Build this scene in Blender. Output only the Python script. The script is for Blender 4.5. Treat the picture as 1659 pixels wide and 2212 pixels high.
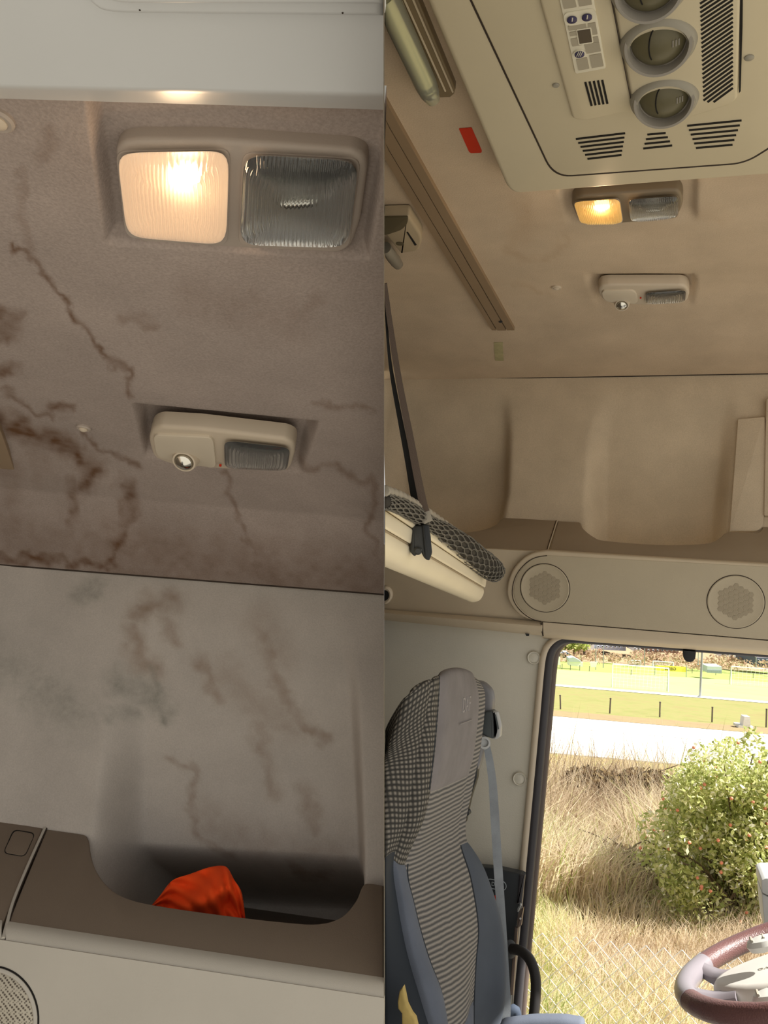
import bpy, bmesh, math, random
import numpy as np
from mathutils import Vector, Matrix

# ------------------------------------------------------------------ camera frame
FW, FH, F = 1659.0, 2212.0, 1957.0
CX, CY = 829.5, 1106.0
def nrm(v):
    v = np.asarray(v, float); return v / np.linalg.norm(v)
AY = nrm((621, 264, 1957))                    # across the cab, toward the open door
AX = nrm((6079, 206, -1957))                  # along the truck, toward its front
AX = nrm(AX - AY * AX.dot(AY))
AZ = nrm(np.cross(AY, AX)); AZ = -AZ if AZ[1] > 0 else AZ     # up (image y points down)
RW = np.array([AX, AY, AZ])                   # camera image axes -> world
CAM = np.array([0.0, 0.0, 2.6])
scene = bpy.context.scene
for o in list(bpy.data.objects): bpy.data.objects.remove(o)
col = scene.collection
cd = bpy.data.cameras.new('camera'); cam = bpy.data.objects.new('camera', cd); col.objects.link(cam)
right, up, fwd = RW @ np.array([1, 0, 0]), RW @ np.array([0, -1, 0]), RW @ np.array([0, 0, 1])
M = Matrix.Identity(4)
for i in range(3):
    M[i][0], M[i][1], M[i][2], M[i][3] = right[i], up[i], -fwd[i], CAM[i]
cam.matrix_world = M
cd.sensor_fit = 'HORIZONTAL'; cd.sensor_width = 36; cd.lens = 36 * F / FW
cd.clip_start = 0.02; cd.clip_end = 2000
scene.camera = cam

# ------------------------------------------------------------------ light and exposure
world = bpy.data.worlds.new('world'); scene.world = world; world.use_nodes = True
wn = world.node_tree; wn.nodes.clear()
bg = wn.nodes.new('ShaderNodeBackground'); wo = wn.nodes.new('ShaderNodeOutputWorld')
bg.inputs[0].default_value = (1.0, 0.99, 0.97, 1); bg.inputs[1].default_value = 0.72
wn.links.new(bg.outputs[0], wo.inputs[0])
sd = bpy.data.lights.new('sun', 'SUN'); sun = bpy.data.objects.new('sun', sd); col.objects.link(sun)
sd.energy = 12.0; sd.angle = 0.01; sd.color = (1.0, 0.96, 0.89)
SUN_DIR = Vector((0.64, 0.06, 0.76)).normalized()
sun.rotation_euler = SUN_DIR.to_track_quat('Z', 'Y').to_euler()
vs = scene.view_settings
vs.view_transform = 'Standard'; vs.look = 'None'; vs.exposure = 0.0; vs.gamma = 1.0; vs.use_curve_mapping = False

# ------------------------------------------------------------------ helpers
rs = np.random.RandomState(7); random.seed(7)
def V(a): return Vector((float(a[0]), float(a[1]), float(a[2])))
def ray(px, py): return RW @ np.array([(px - CX) / F, (py - CY) / F, 1.0])
def at(px, py, zc): return CAM + ray(px, py) * zc
def at_y(px, py, y):
    r = ray(px, py); return CAM + r * (y / r[1])
def at_z(px, py, zrel):
    r = ray(px, py); return CAM + r * (zrel / r[2])
class Frame:
    def __init__(s, ex, ey, ez): s.A = np.array([ex, ey, ez])
    def loc(s, px, py): return s.A @ ray(px, py)
    def world(s, a): return CAM + s.A.T @ np.asarray(a, float)
    def vec(s, a): return s.A.T @ np.asarray(a, float)
    def hit(s, px, py, prof, off=0.0):
        """point of the extruded profile [(y,z)..] seen at a pixel, moved off toward the viewer"""
        a, b, c = s.loc(px, py); best = None
        for k in range(len(prof) - 1):
            (y0, z0), (y1, z1) = prof[k], prof[k + 1]
            dy, dz = y1 - y0, z1 - z0
            den = b * dz - c * dy
            if abs(den) < 1e-12: continue
            t = (y0 * dz - z0 * dy) / den
            if t <= 0: continue
            u = ((t * b - y0) * dy + (t * c - z0) * dz) / (dy * dy + dz * dz)
            lo = -50 if k == 0 else -1e-6; hi = 50 if k == len(prof) - 2 else 1 + 1e-6
            if lo <= u <= hi and (best is None or t < best[0]): best = (t, dy, dz)
        t, dy, dz = best
        n = nrm((0, dz, -dy)); p = np.array([a, b, c]) * t
        if n.dot(p) > 0: n = -n
        return s.world(p + n * off), s.vec(n)
    def plane(s, y0, z0, ny, nz):
        """surface function of a plane through (y0,z0) with normal (ny,nz)"""
        def fn(px, py):
            a = s.loc(px, py); t = (y0 * ny + z0 * nz) / (a[1] * ny + a[2] * nz)
            return s.world(a * t)
        fn.n = s.vec(nrm((0, ny, nz)))
        if y0 * ny + z0 * nz > 0: fn.n = -fn.n
        return fn
FR = Frame((1, 0, 0), (0, 1, 0), (0, 0, 1))
_lx = nrm((15164, 1262, -1957)); _ly = np.array([199.0, 644, 1957]); _ly = nrm(_ly - _lx * _ly.dot(_lx))
_lz = np.cross(_ly, _lx); _lz = -_lz if _lz[1] > 0 else _lz
FL = Frame(RW @ _lx, RW @ _ly, RW @ _lz)

def srgb(r, g, b):
    f = lambda c: (c / 255 / 12.92) if c / 255 <= 0.04045 else ((c / 255 + 0.055) / 1.055) ** 2.4
    return (f(r), f(g), f(b), 1.0)

class NB:
    """a small node-tree builder"""
    def __init__(s, name):
        s.m = bpy.data.materials.new(name); s.m.use_nodes = True
        s.t = s.m.node_tree; s.p = s.t.nodes['Principled BSDF']; s.out = s.t.nodes['Material Output']
    def n(s, typ, **kw):
        x = s.t.nodes.new(typ)
        for k, v in kw.items():
            if k.startswith('i_'):
                key = k[2:]; x.inputs[int(key) if key.isdigit() else key].default_value = v
            else: setattr(x, k, v)
        return x
    def l(s, a, b): s.t.links.new(a, b)
    def coord(s, which='Object'): return s.n('ShaderNodeTexCoord').outputs[which]
    def noise(s, scale, detail=3, rough=0.55, co=None):
        x = s.n('ShaderNodeTexNoise'); x.inputs['Scale'].default_value = scale; x.inputs['Detail'].default_value = detail; x.inputs['Roughness'].default_value = rough
        s.l(co or s.coord(), x.inputs['Vector']); return x.outputs[0]
    def ramp(s, fac, stops):
        x = s.n('ShaderNodeValToRGB'); e = x.color_ramp.elements
        while len(e) < len(stops): e.new(0.5)
        for k, (p, c) in enumerate(stops): e[k].position = p; e[k].color = c
        s.l(fac, x.inputs[0]); return x.outputs[0]
    def mix(s, fac, a, b, mode='MIX'):
        x = s.n('ShaderNodeMix', data_type='RGBA', blend_type=mode)
        for sock, v in ((x.inputs['Factor'], fac), (x.inputs['A'], a), (x.inputs['B'], b)):
            if isinstance(v, (int, float, tuple)): sock.default_value = v
            else: s.l(v, sock)
        return x.outputs['Result']
    def math(s, op, a, b=0.0, clamp=False):
        x = s.n('ShaderNodeMath', operation=op, use_clamp=clamp)
        for sock, v in ((x.inputs[0], a), (x.inputs[1], b)):
            if isinstance(v, (int, float)): sock.default_value = v
            else: s.l(v, sock)
        return x.outputs[0]
    def bump(s, h, strength, dist=0.001):
        x = s.n('ShaderNodeBump'); x.inputs['Strength'].default_value = strength; x.inputs['Distance'].default_value = dist
        s.l(h, x.inputs['Height']); s.l(x.outputs[0], s.p.inputs['Normal'])
def pm(name, c, rough=0.6, metal=0.0, var=0.12, vscale=9.0, grain=0.0, gscale=900.0, spec=0.35, c2=None):
    b = NB(name); c = srgb(*c)
    lo = tuple(x * (1 - var) for x in c[:3]) + (1,); hi = tuple(min(1, x * (1 + var)) for x in c[:3]) + (1,)
    if c2: hi = srgb(*c2)
    b.l(b.ramp(b.noise(vscale), [(0.3, lo), (0.7, hi)]), b.p.inputs['Base Color'])
    b.p.inputs['Roughness'].default_value = rough; b.p.inputs['Metallic'].default_value = metal
    b.p.inputs['Specular IOR Level'].default_value = spec
    if grain: b.bump(b.noise(gscale, 2), grain)
    return b.m

def tag(o, label=None, cat=None, group=None, kind=None):
    for k, v in (('label', label), ('category', cat), ('group', group), ('kind', kind)):
        if v: o[k] = v
    return o
OFF = {}
def thing(name, loc, label, cat, group=None):
    o = bpy.data.objects.new(name, None); col.objects.link(o); o.location = V(loc); o.empty_display_size = 0.05
    OFF[o.name] = np.array(loc, float); return tag(o, label, cat, group)
def mk(name, vs_, fs, mat, parent=None, smooth=True, uv=None, attrs=None, origin=None, angle=None):
    P = np.asarray([tuple(v) for v in vs_], float)
    if parent is not None: off = OFF[parent.name]
    elif origin is not None: off = np.asarray(origin, float)
    else:
        off = (P.min(0) + P.max(0)) / 2; off[2] = P[:, 2].min()
    me = bpy.data.meshes.new(name); me.from_pydata((P - off).tolist(), [], [tuple(int(i) for i in f) for f in fs])
    if uv is not None:
        lay = me.uv_layers.new(name='UVMap'); li = np.empty(len(me.loops), np.int32); me.loops.foreach_get('vertex_index', li)
        lay.data.foreach_set('uv', np.asarray(uv, np.float32)[li].ravel())
    for k, a in (attrs or {}).items():
        at_ = me.attributes.new(k, 'FLOAT', 'POINT'); at_.data.foreach_set('value', np.asarray(a, np.float32))
    me.materials.append(mat)
    bm = bmesh.new(); bm.from_mesh(me); bmesh.ops.recalc_face_normals(bm, faces=bm.faces[:]); bm.to_mesh(me); bm.free()
    if smooth:
        me.polygons.foreach_set('use_smooth', [True] * len(me.polygons))
        if angle: me.set_sharp_from_angle(angle=math.radians(angle))
    o = bpy.data.objects.new(name, me); col.objects.link(o)
    if parent is not None: o.parent = parent; OFF[o.name] = off
    else: o.location = V(off); OFF[o.name] = off
    return o
def grid_faces(nu, nv, wrap=False):
    fs = []
    for j in range(nv - 1):
        for i in range(nu if wrap else nu - 1):
            i2 = (i + 1) % nu
            fs.append((j * nu + i, j * nu + i2, (j + 1) * nu + i2, (j + 1) * nu + i))
    return fs
def solid_grid(P, nu, nv, n, th):
    """a grid of points given thickness along -n"""
    P = np.asarray(P); Q = P - np.asarray(n) * th; k = len(P); fs = grid_faces(nu, nv)
    fs += [tuple(i + k for i in reversed(f)) for f in grid_faces(nu, nv)]
    rim = [i for i in range(nu)] + [j * nu + nu - 1 for j in range(1, nv)] + [(nv - 1) * nu + i for i in range(nu - 2, -1, -1)] + [j * nu for j in range(nv - 2, 0, -1)]
    for a, b in zip(rim, rim[1:] + rim[:1]): fs.append((b, a, a + k, b + k))
    return np.vstack([P, Q]), fs
def inset(P, n, d):
    """polygon ring moved inward by d in its plane"""
    P = np.asarray(P); N = len(P); n = nrm(n); out = []
    A = sum(np.cross(P[i] - P[0], P[(i + 1) % N] - P[0]) for i in range(1, N - 1)).dot(n)
    sg = 1 if A > 0 else -1
    for i in range(N):
        e0 = P[i] - P[i - 1]; e1 = P[(i + 1) % N] - P[i]
        l0, l1 = np.linalg.norm(e0), np.linalg.norm(e1)
        e0 = e0 / max(l0, 1e-9); e1 = e1 / max(l1, 1e-9)
        m0, m1 = np.cross(n, e0) * sg, np.cross(n, e1) * sg
        b = m0 + m1; L = np.linalg.norm(b); b = b / L if L > 1e-6 else m0
        c = max(0.35, b.dot(m0)); out.append(P[i] + b * min(d / c, 2 * d))
    return np.array(out)
def slab(P, n, th, bev=0.0, steps=3):
    """(verts, faces) of a plate: front outline P, facing n, thickness th behind it, rounded front edge"""
    P = np.asarray(P); n = nrm(n); rings = [P - n * th]
    if bev > 0:
        for k in range(steps + 1):
            a = k / steps * math.pi / 2
            rings.append(inset(P, n, bev * (1 - math.cos(a))) - n * bev * (1 - math.sin(a)))
    else: rings.append(P)
    N = len(P); vs_ = np.vstack(rings); fs = []
    for j in range(len(rings) - 1):
        for i in range(N):
            k = (i + 1) % N; fs.append((j * N + i, j * N + k, (j + 1) * N + k, (j + 1) * N + i))
    fs.append(tuple((len(rings) - 1) * N + i for i in range(N))); fs.append(tuple(reversed(range(N))))
    return vs_, fs
def rounded(pts, r, seg=5):
    """2-D polygon with corners rounded by r (number or list)"""
    pts = [np.array(p, float) for p in pts]; N = len(pts); out = []
    for i in range(N):
        ri = r[i] if isinstance(r, (list, tuple)) else r
        p, a, b = pts[i], pts[i - 1], pts[(i + 1) % N]
        if ri <= 0: out.append(p); continue
        d0, d1 = a - p, b - p; l0, l1 = np.linalg.norm(d0), np.linalg.norm(d1)
        q = min(ri, l0 * 0.48, l1 * 0.48); s, e = p + d0 / l0 * q, p + d1 / l1 * q
        for k in range(seg + 1):
            t = k / seg; out.append((1 - t) ** 2 * s + 2 * t * (1 - t) * p + t * t * e)
    return out
def dens(pts, step=40, closed=True):
    """2-D polyline with long edges split"""
    out = []; N = len(pts)
    for i in range(N if closed else N - 1):
        a, b = np.array(pts[i], float), np.array(pts[(i + 1) % N], float); k = max(1, int(np.linalg.norm(b - a) / step))
        out += [a + (b - a) * j / k for j in range(k)]
    if not closed: out.append(np.array(pts[-1], float))
    return out
def cr(pts, per=6):
    """open Catmull-Rom through points"""
    P = [np.array(p, float) for p in pts]; out = []
    for i in range(len(P) - 1):
        a, b, c, d = P[max(i - 1, 0)], P[i], P[i + 1], P[min(i + 2, len(P) - 1)]
        for k in range(per):
            t = k / per
            out.append(0.5 * (2 * b + (c - a) * t + (2 * a - 5 * b + 4 * c - d) * t * t + (3 * b - a - 3 * c + d) * t ** 3))
    out.append(P[-1]); return out
def lift(surf, h):
    """the same plane moved h toward the viewer, still addressed by picture points"""
    if abs(h) < 1e-9: return surf
    def fn(px, py):
        p = surf(px, py); d = p - CAM; return CAM + d * (1 + h / d.dot(surf.n))
    fn.n = surf.n; return fn
def plate(name, px, surf, mat, parent=None, th=0.004, bev=0.0, off=0.0, smooth=True, angle=35):
    s_ = lift(surf, off); P = [s_(*p) for p in px]; v, f = slab(P, surf.n, th, bev)
    return mk(name, v, f, mat, parent, smooth=smooth, angle=angle)
def tube_vf(pts, r, n=8, caps=True):
    P = [np.array(p, float) for p in pts]; N = len(P); R = r if isinstance(r, (list, tuple, np.ndarray)) else [r] * N
    T = [nrm(P[min(i + 1, N - 1)] - P[max(i - 1, 0)]) for i in range(N)]
    a = np.array([0, 0, 1.0]) if abs(T[0][2]) < 0.9 else np.array([1.0, 0, 0])
    u = nrm(np.cross(T[0], a)); vs_ = []
    for i in range(N):
        u = nrm(u - T[i] * u.dot(T[i])); w = np.cross(T[i], u)
        for k in range(n):
            an = 2 * math.pi * k / n; vs_.append(P[i] + (u * math.cos(an) + w * math.sin(an)) * R[i])
    fs = grid_faces(n, N, wrap=True)
    if caps: fs += [tuple(reversed(range(n))), tuple((N - 1) * n + k for k in range(n))]
    return vs_, fs
def tube(name, pts, r, mat, parent=None, n=8): v, f = tube_vf(pts, r, n); return mk(name, v, f, mat, parent, angle=50)
def join(*vf):
    vs_, fs = [], []
    for v, f in vf:
        k = len(vs_); vs_ += [tuple(x) for x in v]; fs += [tuple(i + k for i in g) for g in f]
    return vs_, fs
def basis(n, ref=(1, 0, 0)):
    n = nrm(n); u = np.asarray(ref, float); u = u - n * u.dot(n)
    if np.linalg.norm(u) < 1e-3: u = np.array([0, 1.0, 0]) - n * n[1]
    u = nrm(u); return u, np.cross(n, u), n
def lathe_vf(c, ax, prof, n=32, sx=1.0, ref=(1, 0, 0)):
    u, w, ax = basis(ax, ref); c = np.asarray(c); vs_ = []
    for r, h in prof:
        for k in range(n):
            an = 2 * math.pi * k / n; vs_.append(c + (u * math.cos(an) * sx + w * math.sin(an)) * r + ax * h)
    m = len(prof); fs = grid_faces(n, m, wrap=True)
    if prof[0][0] > 1e-6: fs.append(tuple(reversed(range(n))))
    if prof[-1][0] > 1e-6: fs.append(tuple((m - 1) * n + k for k in range(n)))
    return vs_, fs
def lathe(name, c, ax, prof, mat, parent=None, n=32, sx=1.0, ref=(1, 0, 0), angle=40):
    v, f = lathe_vf(c, ax, prof, n, sx, ref); return mk(name, v, f, mat, parent, angle=angle)
def box_vf(c, e0, e1, e2):
    """box from centre and three half-extent vectors"""
    c, e0, e1, e2 = (np.asarray(x, float) for x in (c, e0, e1, e2))
    v = [c + e0 * a + e1 * b + e2 * d for d in (-1, 1) for b in (-1, 1) for a in (-1, 1)]
    return v, [(0, 2, 3, 1), (4, 5, 7, 6), (0, 1, 5, 4), (2, 6, 7, 3), (0, 4, 6, 2), (1, 3, 7, 5)]
def ibox(name, x0, x1, y0, y1, z0, z1, mat, parent=None):
    v, f = box_vf(((x0 + x1) / 2, (y0 + y1) / 2, (z0 + z1) / 2), ((x1 - x0) / 2, 0, 0), (0, (y1 - y0) / 2, 0), (0, 0, (z1 - z0) / 2))
    return mk(name, v, f, mat, parent, smooth=False)
def sstep(a, b, x): t = np.clip((x - a) / (b - a), 0, 1); return t * t * (3 - 2 * t)
def vnoise(x, y, seed=0):
    """smooth value noise in [0,1]"""
    x = np.asarray(x, float); y = np.asarray(y, float); xi, yi = np.floor(x), np.floor(y); fx, fy = x - xi, y - yi
    fx, fy = fx * fx * (3 - 2 * fx), fy * fy * (3 - 2 * fy)
    h = lambda a, b: (np.sin(a * 127.1 + b * 311.7 + seed * 74.7) * 43758.5453) % 1.0
    return (h(xi, yi) * (1 - fx) + h(xi + 1, yi) * fx) * (1 - fy) + (h(xi, yi + 1) * (1 - fx) + h(xi + 1, yi + 1) * fx) * fy
def pl_dist(X, Y, pts):
    d = np.full(X.shape, 1e9)
    for (x0, y0), (x1, y1) in zip(pts[:-1], pts[1:]):
        dx, dy = x1 - x0, y1 - y0; L = dx * dx + dy * dy + 1e-9
        t = np.clip(((X - x0) * dx + (Y - y0) * dy) / L, 0, 1); d = np.minimum(d, np.hypot(X - x0 - t * dx, Y - y0 - t * dy))
    return d
def stain_map(PX, lines):
    X, Y = PX[:, 0], PX[:, 1]; s = np.zeros(len(PX))
    jx = X + 22 * (vnoise(X / 26, Y / 26, 1) - .5) + 9 * (vnoise(X / 8, Y / 8, 2) - .5); jy = Y + 22 * (vnoise(X / 26, Y / 26, 3) - .5) + 9 * (vnoise(X / 8, Y / 8, 4) - .5)
    for w, a, pts in lines:
        d = pl_dist(jx, jy, pts if len(pts) > 1 else pts * 2); w = w * 1.35; a = a * .92
        s = np.maximum(s, a * (1 - sstep(0.0, w, d)) ** 1.2 * (0.65 + 0.6 * vnoise(X / 17, Y / 17, 5)))
    return np.clip(s, 0, 1)
def plane_of(fr, a, b):
    """plane surface through profile points a, b (y,z)"""
    return fr.plane(a[0], a[1], b[1] - a[1], a[0] - b[0])
def pp(fr, px, py, y):
    c = fr.loc(px, py); return (y, y * c[2] / c[1])

# ------------------------------------------------------------------ materials
def fabric(name, base, dirt, mould=None, speck=0.10, sc=1.0):
    b = NB(name); c = srgb(*base)
    n1 = b.noise(9 * sc, 4); n2 = b.noise(420 * sc, 2)
    c0 = b.ramp(n1, [(0.25, tuple(x * 0.86 for x in c[:3]) + (1,)), (0.75, tuple(x * 1.08 for x in c[:3]) + (1,))])
    c0 = b.mix(1.0, c0, b.ramp(n2, [(0.3, (1 - speck * 2, 1 - speck * 2, 1 - speck * 2, 1)), (0.7, (1 + speck, 1 + speck, 1 + speck, 1))]), 'MULTIPLY')
    if dirt:
        a = b.n('ShaderNodeAttribute', attribute_name='stain').outputs['Fac']
        f = b.math('MULTIPLY', a, b.math('ADD', b.math('MULTIPLY', b.noise(60, 4), 0.9), 0.45), True)
        c0 = b.mix(f, c0, srgb(*dirt))
    if mould:
        a = b.n('ShaderNodeAttribute', attribute_name='mould').outputs['Fac']
        f = b.math('MULTIPLY', a, b.math('ADD', b.math('MULTIPLY', b.noise(110, 5), 1.2), 0.1), True)
        c0 = b.mix(f, c0, srgb(*mould))
    b.l(c0, b.p.inputs['Base Color']); b.p.inputs['Roughness'].default_value = 0.95; b.p.inputs['Specular IOR Level'].default_value = 0.12
    b.bump(n2, 0.35, 0.0015); return b.m
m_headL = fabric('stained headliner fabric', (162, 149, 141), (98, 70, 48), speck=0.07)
m_wallL = fabric('stained side panel fabric', (186, 178, 169), (126, 102, 80), (112, 114, 103), speck=0.035)
m_headR = fabric('clean headliner fabric', (198, 178, 153), (160, 130, 98), speck=0.03)
m_wallR = fabric('clean side panel fabric', (204, 187, 162), (168, 140, 108), speck=0.04)
m_white = pm('white gloss plastic', (208, 210, 210), 0.32, var=0.02, spec=0.45)
m_lampL = pm('warm grey lamp plastic', (168, 156, 145), 0.5, var=0.03, grain=0.1)
m_lampR = pm('grey brown lamp plastic', (126, 112, 92), 0.45, var=0.03)
m_lamp2 = pm('beige lamp plastic', (196, 182, 162), 0.45, var=0.02)
m_lamp2d = pm('pale plate plastic', (204, 192, 172), 0.5, var=0.02)
m_ledgeL = pm('dark brown grained trim', (122, 108, 93), 0.62, var=0.04, grain=0.25)
m_faceL = pm('grey beige grained trim', (186, 180, 168), 0.55, var=0.03, grain=0.2)
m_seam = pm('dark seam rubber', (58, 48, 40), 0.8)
m_dark = pm('dark gap', (26, 23, 20), 0.9)
m_trimR = pm('beige grained trim', (200, 185, 160), 0.55, var=0.03, grain=0.25)
m_ledgeR = pm('brown grey ledge trim', (158, 142, 120), 0.6, var=0.03, grain=0.25)
m_ac = pm('cream unit plastic', (206, 195, 168), 0.45, var=0.02)
m_ac2 = pm('cream inner unit plastic', (200, 189, 162), 0.45, var=0.02)
m_acg = pm('grey unit plastic', (150, 145, 132), 0.5, var=0.03)
m_chrome = pm('chrome', (210, 208, 200), 0.16, 1.0, var=0.02)
m_chromed = pm('dull reflector', (232, 232, 230), 0.16, 0.92, var=0.05)
m_cloth = pm('orange red cloth', (246, 78, 16), 0.85, var=0.12, vscale=14, grain=0.3, gscale=1500)
m_rail = pm('brown aluminium rail', (150, 128, 102), 0.45, 0.25, var=0.04)
m_red = pm('red label', (196, 46, 14), 0.45, var=0.05)
m_tape = pm('yellowed adhesive tape', (168, 160, 120), 0.4, var=0.15, vscale=60)
m_divider = pm('grey divider board', (120, 112, 100), 0.8, var=0.02)
m_black = pm('black plastic', (40, 42, 44), 0.5, var=0.05)
def glassy(name, tint, gl=0.08, milk=0.12, milkc=(1, 1, 1)):
    b = NB(name); t = b.t; t.nodes.remove(b.p)
    tr = b.n('ShaderNodeBsdfTransparent'); tr.inputs[0].default_value = tint + (1,)
    g = b.n('ShaderNodeBsdfGlossy'); g.inputs['Roughness'].default_value = gl
    d = b.n('ShaderNodeBsdfTranslucent'); d.inputs[0].default_value = milkc + (1,)
    d2 = b.n('ShaderNodeBsdfDiffuse'); d2.inputs[0].default_value = milkc + (1,)
    md = b.n('ShaderNodeMixShader'); b.l(d.outputs[0], md.inputs[1]); b.l(d2.outputs[0], md.inputs[2])
    m1 = b.n('ShaderNodeMixShader'); m1.inputs[0].default_value = milk; b.l(tr.outputs[0], m1.inputs[1]); b.l(md.outputs[0], m1.inputs[2])
    fr = b.n('ShaderNodeFresnel'); fr.inputs[0].default_value = 1.55
    m2 = b.n('ShaderNodeMixShader'); b.l(fr.outputs[0], m2.inputs[0]); b.l(m1.outputs[0], m2.inputs[1]); b.l(g.outputs[0], m2.inputs[2])
    b.l(m2.outputs[0], b.out.inputs[0]); return b.m
_g = NB('ribbed clear lens'); _g.p.inputs['Base Color'].default_value = (.94, .96, .96, 1); _g.p.inputs['Transmission Weight'].default_value = 1.0; _g.p.inputs['IOR'].default_value = 1.5; _g.p.inputs['Roughness'].default_value = 0.06
m_glass = _g.m
def lit_lens(name, tint, milkc, em, es):
    m = glassy(name, tint, 0.1, 0.45, milkc); t = m.node_tree; out = t.nodes['Material Output']
    s = out.inputs[0].links[0].from_socket; e = t.nodes.new('ShaderNodeEmission'); e.inputs[0].default_value = em + (1,); e.inputs[1].default_value = es
    a = t.nodes.new('ShaderNodeAddShader'); t.links.new(s, a.inputs[0]); t.links.new(e.outputs[0], a.inputs[1]); t.links.new(a.outputs[0], out.inputs[0]); return m
m_litL = lit_lens('glowing peach lens', (1, 0.86, 0.68), (1, 0.84, 0.66), (1.0, 0.66, 0.42), 0.36)
m_litR = lit_lens('glowing amber lens', (1, 0.7, 0.3), (1, 0.72, 0.3), (1.0, 0.60, 0.18), 0.28)
def emis(name, c, s):
    b = NB(name); b.t.nodes.remove(b.p); e = b.n('ShaderNodeEmission'); e.inputs[0].default_value = c + (1,); e.inputs[1].default_value = s
    b.l(e.outputs[0], b.out.inputs[0]); return b.m
m_bulb = emis('glowing bulb', (1.0, 0.86, 0.62), 9.0)

# ------------------------------------------------------------------ lamps
def bil(q, s, t):
    a, b, c, d = (np.array(p, float) for p in q); s, t = (s + 1) / 2, (t + 1) / 2
    return (a * (1 - s) + b * s) * (1 - t) + (d * (1 - s) + c * s) * t
def squircle(s, t, k):
    m = max(abs(s), abs(t)); q = (abs(s) ** 7 + abs(t) ** 7) ** (1 / 7)
    return (s * m / q, t * m / q) if q > 1e-9 else (0.0, 0.0)
def lens_mesh(name, q, surf, mat, parent, ribs, base, bulge, amp, k=0.4):
    surf = lift(surf, base); nu, nv = ribs * 4 + 1, 15; P = []
    for j in range(nv):
        for i in range(nu):
            s, t = i / (nu - 1) * 2 - 1, j / (nv - 1) * 2 - 1
            x, y = squircle(s, t, k); e = (1 - s ** 6) * (1 - t ** 6)
            h = bulge * math.sqrt(max(0, (1 - s ** 4) * (1 - t ** 4))) + amp * math.cos(i / 4 * 2 * math.pi) * e
            P.append(surf(*bil(q, x, y)) + surf.n * h)
    return mk(name, P, grid_faces(nu, nv), mat, parent)
def dish_mesh(name, q, surf, mat, parent, rim, centre, k=0.24, ribs=18):
    nu, nv = ribs * 4 + 1, 15; P = []
    for j in range(nv):
        for i in range(nu):
            s, t = i / (nu - 1) * 2 - 1, j / (nv - 1) * 2 - 1; x, y = squircle(s, t, k); r = max(abs(s), abs(t))
            P.append(lift(surf, max(0.0006, centre + (rim - centre) * r ** 2.2 + (0.0011 + 0.0009 * math.cos(3 * s) * math.cos(2.6 * t + .5)) * (1 + math.cos(i / 4 * 2 * math.pi)) * .6 * (1 - r ** 4)))(*bil(q, x * .985, y * .985)))
    return mk(name, P, grid_faces(nu, nv), mat, parent)
def dome_lamp(outline, qa, qb, surf, label, m_house, m_lit, ribs, light_w, bulb_px, S=1.0, rad=24):
    root = thing('dome_lamp', surf(*np.mean(outline, 0)), label, 'lamp')
    plate('housing', rounded(dens(outline, 60), 14), surf, m_house, root, th=0.022, bev=0.004)
    for q, lit in ((qa, True), (qb, False)):
        rim = rounded([np.array(p) + (np.array(p) - np.mean(q, 0)) * 0.025 for p in q], rad)
        fr = plate('lens_frame', rim, surf, m_lampL if lit else m_house, root, th=0.002, bev=0.0006, off=0.001)
        dish_mesh('reflector', q, surf, m_chromed if not lit else m_chrome, root, 0.0048, 0.0008)
        lens_mesh('lens', q, surf, m_lit if lit else m_glass, root, ribs, 0.0055, 0.006, 0.0012, 0.24)
    c = lift(surf, 0.005)(*bulb_px)
    u, w, n_ = basis(surf.n)
    lathe('bulb', c - u * 0.012, u, [(0.0001, 0), (0.0035, 0.002), (0.0048, 0.008), (0.0048, 0.016), (0.0035, 0.022), (0.0001, 0.024)], m_bulb, root, 12)
    c2 = lift(surf, 0.005)(*bil(qb, 0.0, -0.05))
    lathe('bulb', c2 - u * 0.012, u, [(0.0001, 0), (0.0035, 0.002), (0.0042, 0.008), (0.0042, 0.016), (0.0035, 0.022), (0.0001, 0.024)], m_chrome, root, 12)
    ld = bpy.data.lights.new('lamp_light', 'POINT'); ld.energy = light_w; ld.color = (1.0, 0.68, 0.4); ld.shadow_soft_size = 0.012
    lo = bpy.data.objects.new('lamp_light', ld); col.objects.link(lo); lo.parent = root; lo.location = V(c + surf.n * 0.012 - OFF[root.name])
    return root
def reading_lamp(outline, plate_px, lens_q, spot_px, spot_r, surf, spot_ax, label, ledp):
    root = thing('reading_lamp', surf(*np.mean(outline, 0)), label, 'lamp')
    plate('housing', rounded(dens(outline, 60), 12), surf, m_lamp2, root, th=0.02, bev=0.005)
    plate('switch_plate', rounded(plate_px, 14), surf, m_lamp2d, root, th=0.004, bev=0.001, off=0.0035)
    dish_mesh('reflector', lens_q, surf, m_chromed, root, 0.004, 0.0012)
    lens_mesh('lens', lens_q, surf, m_glass, root, 8, 0.0045, 0.004, 0.0003, 0.45)
    c = surf(*spot_px); R = spot_r
    sp = lathe('spotlight', c, spot_ax, [(R * 1.05, -0.004), (R, 0.004), (R * .95, R * .5), (R * .86, R * .8), (R * .74, R * .82), (R * .70, R * .6), (0.0001, R * .45)], m_lamp2, root, 28)
    lathe('spot_lens', c, spot_ax, [(R * .72, R * .62), (R * .6, R * .95), (R * .3, R * 1.12), (0.0001, R * 1.16)], m_chrome, sp, 20)
    lathe('indicator', surf(*ledp) + surf.n * 0.004, surf.n, [(0.0016, -0.002), (0.0016, 0.0006), (0.0001, 0.001)], m_red, root, 10)
    return root

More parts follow.
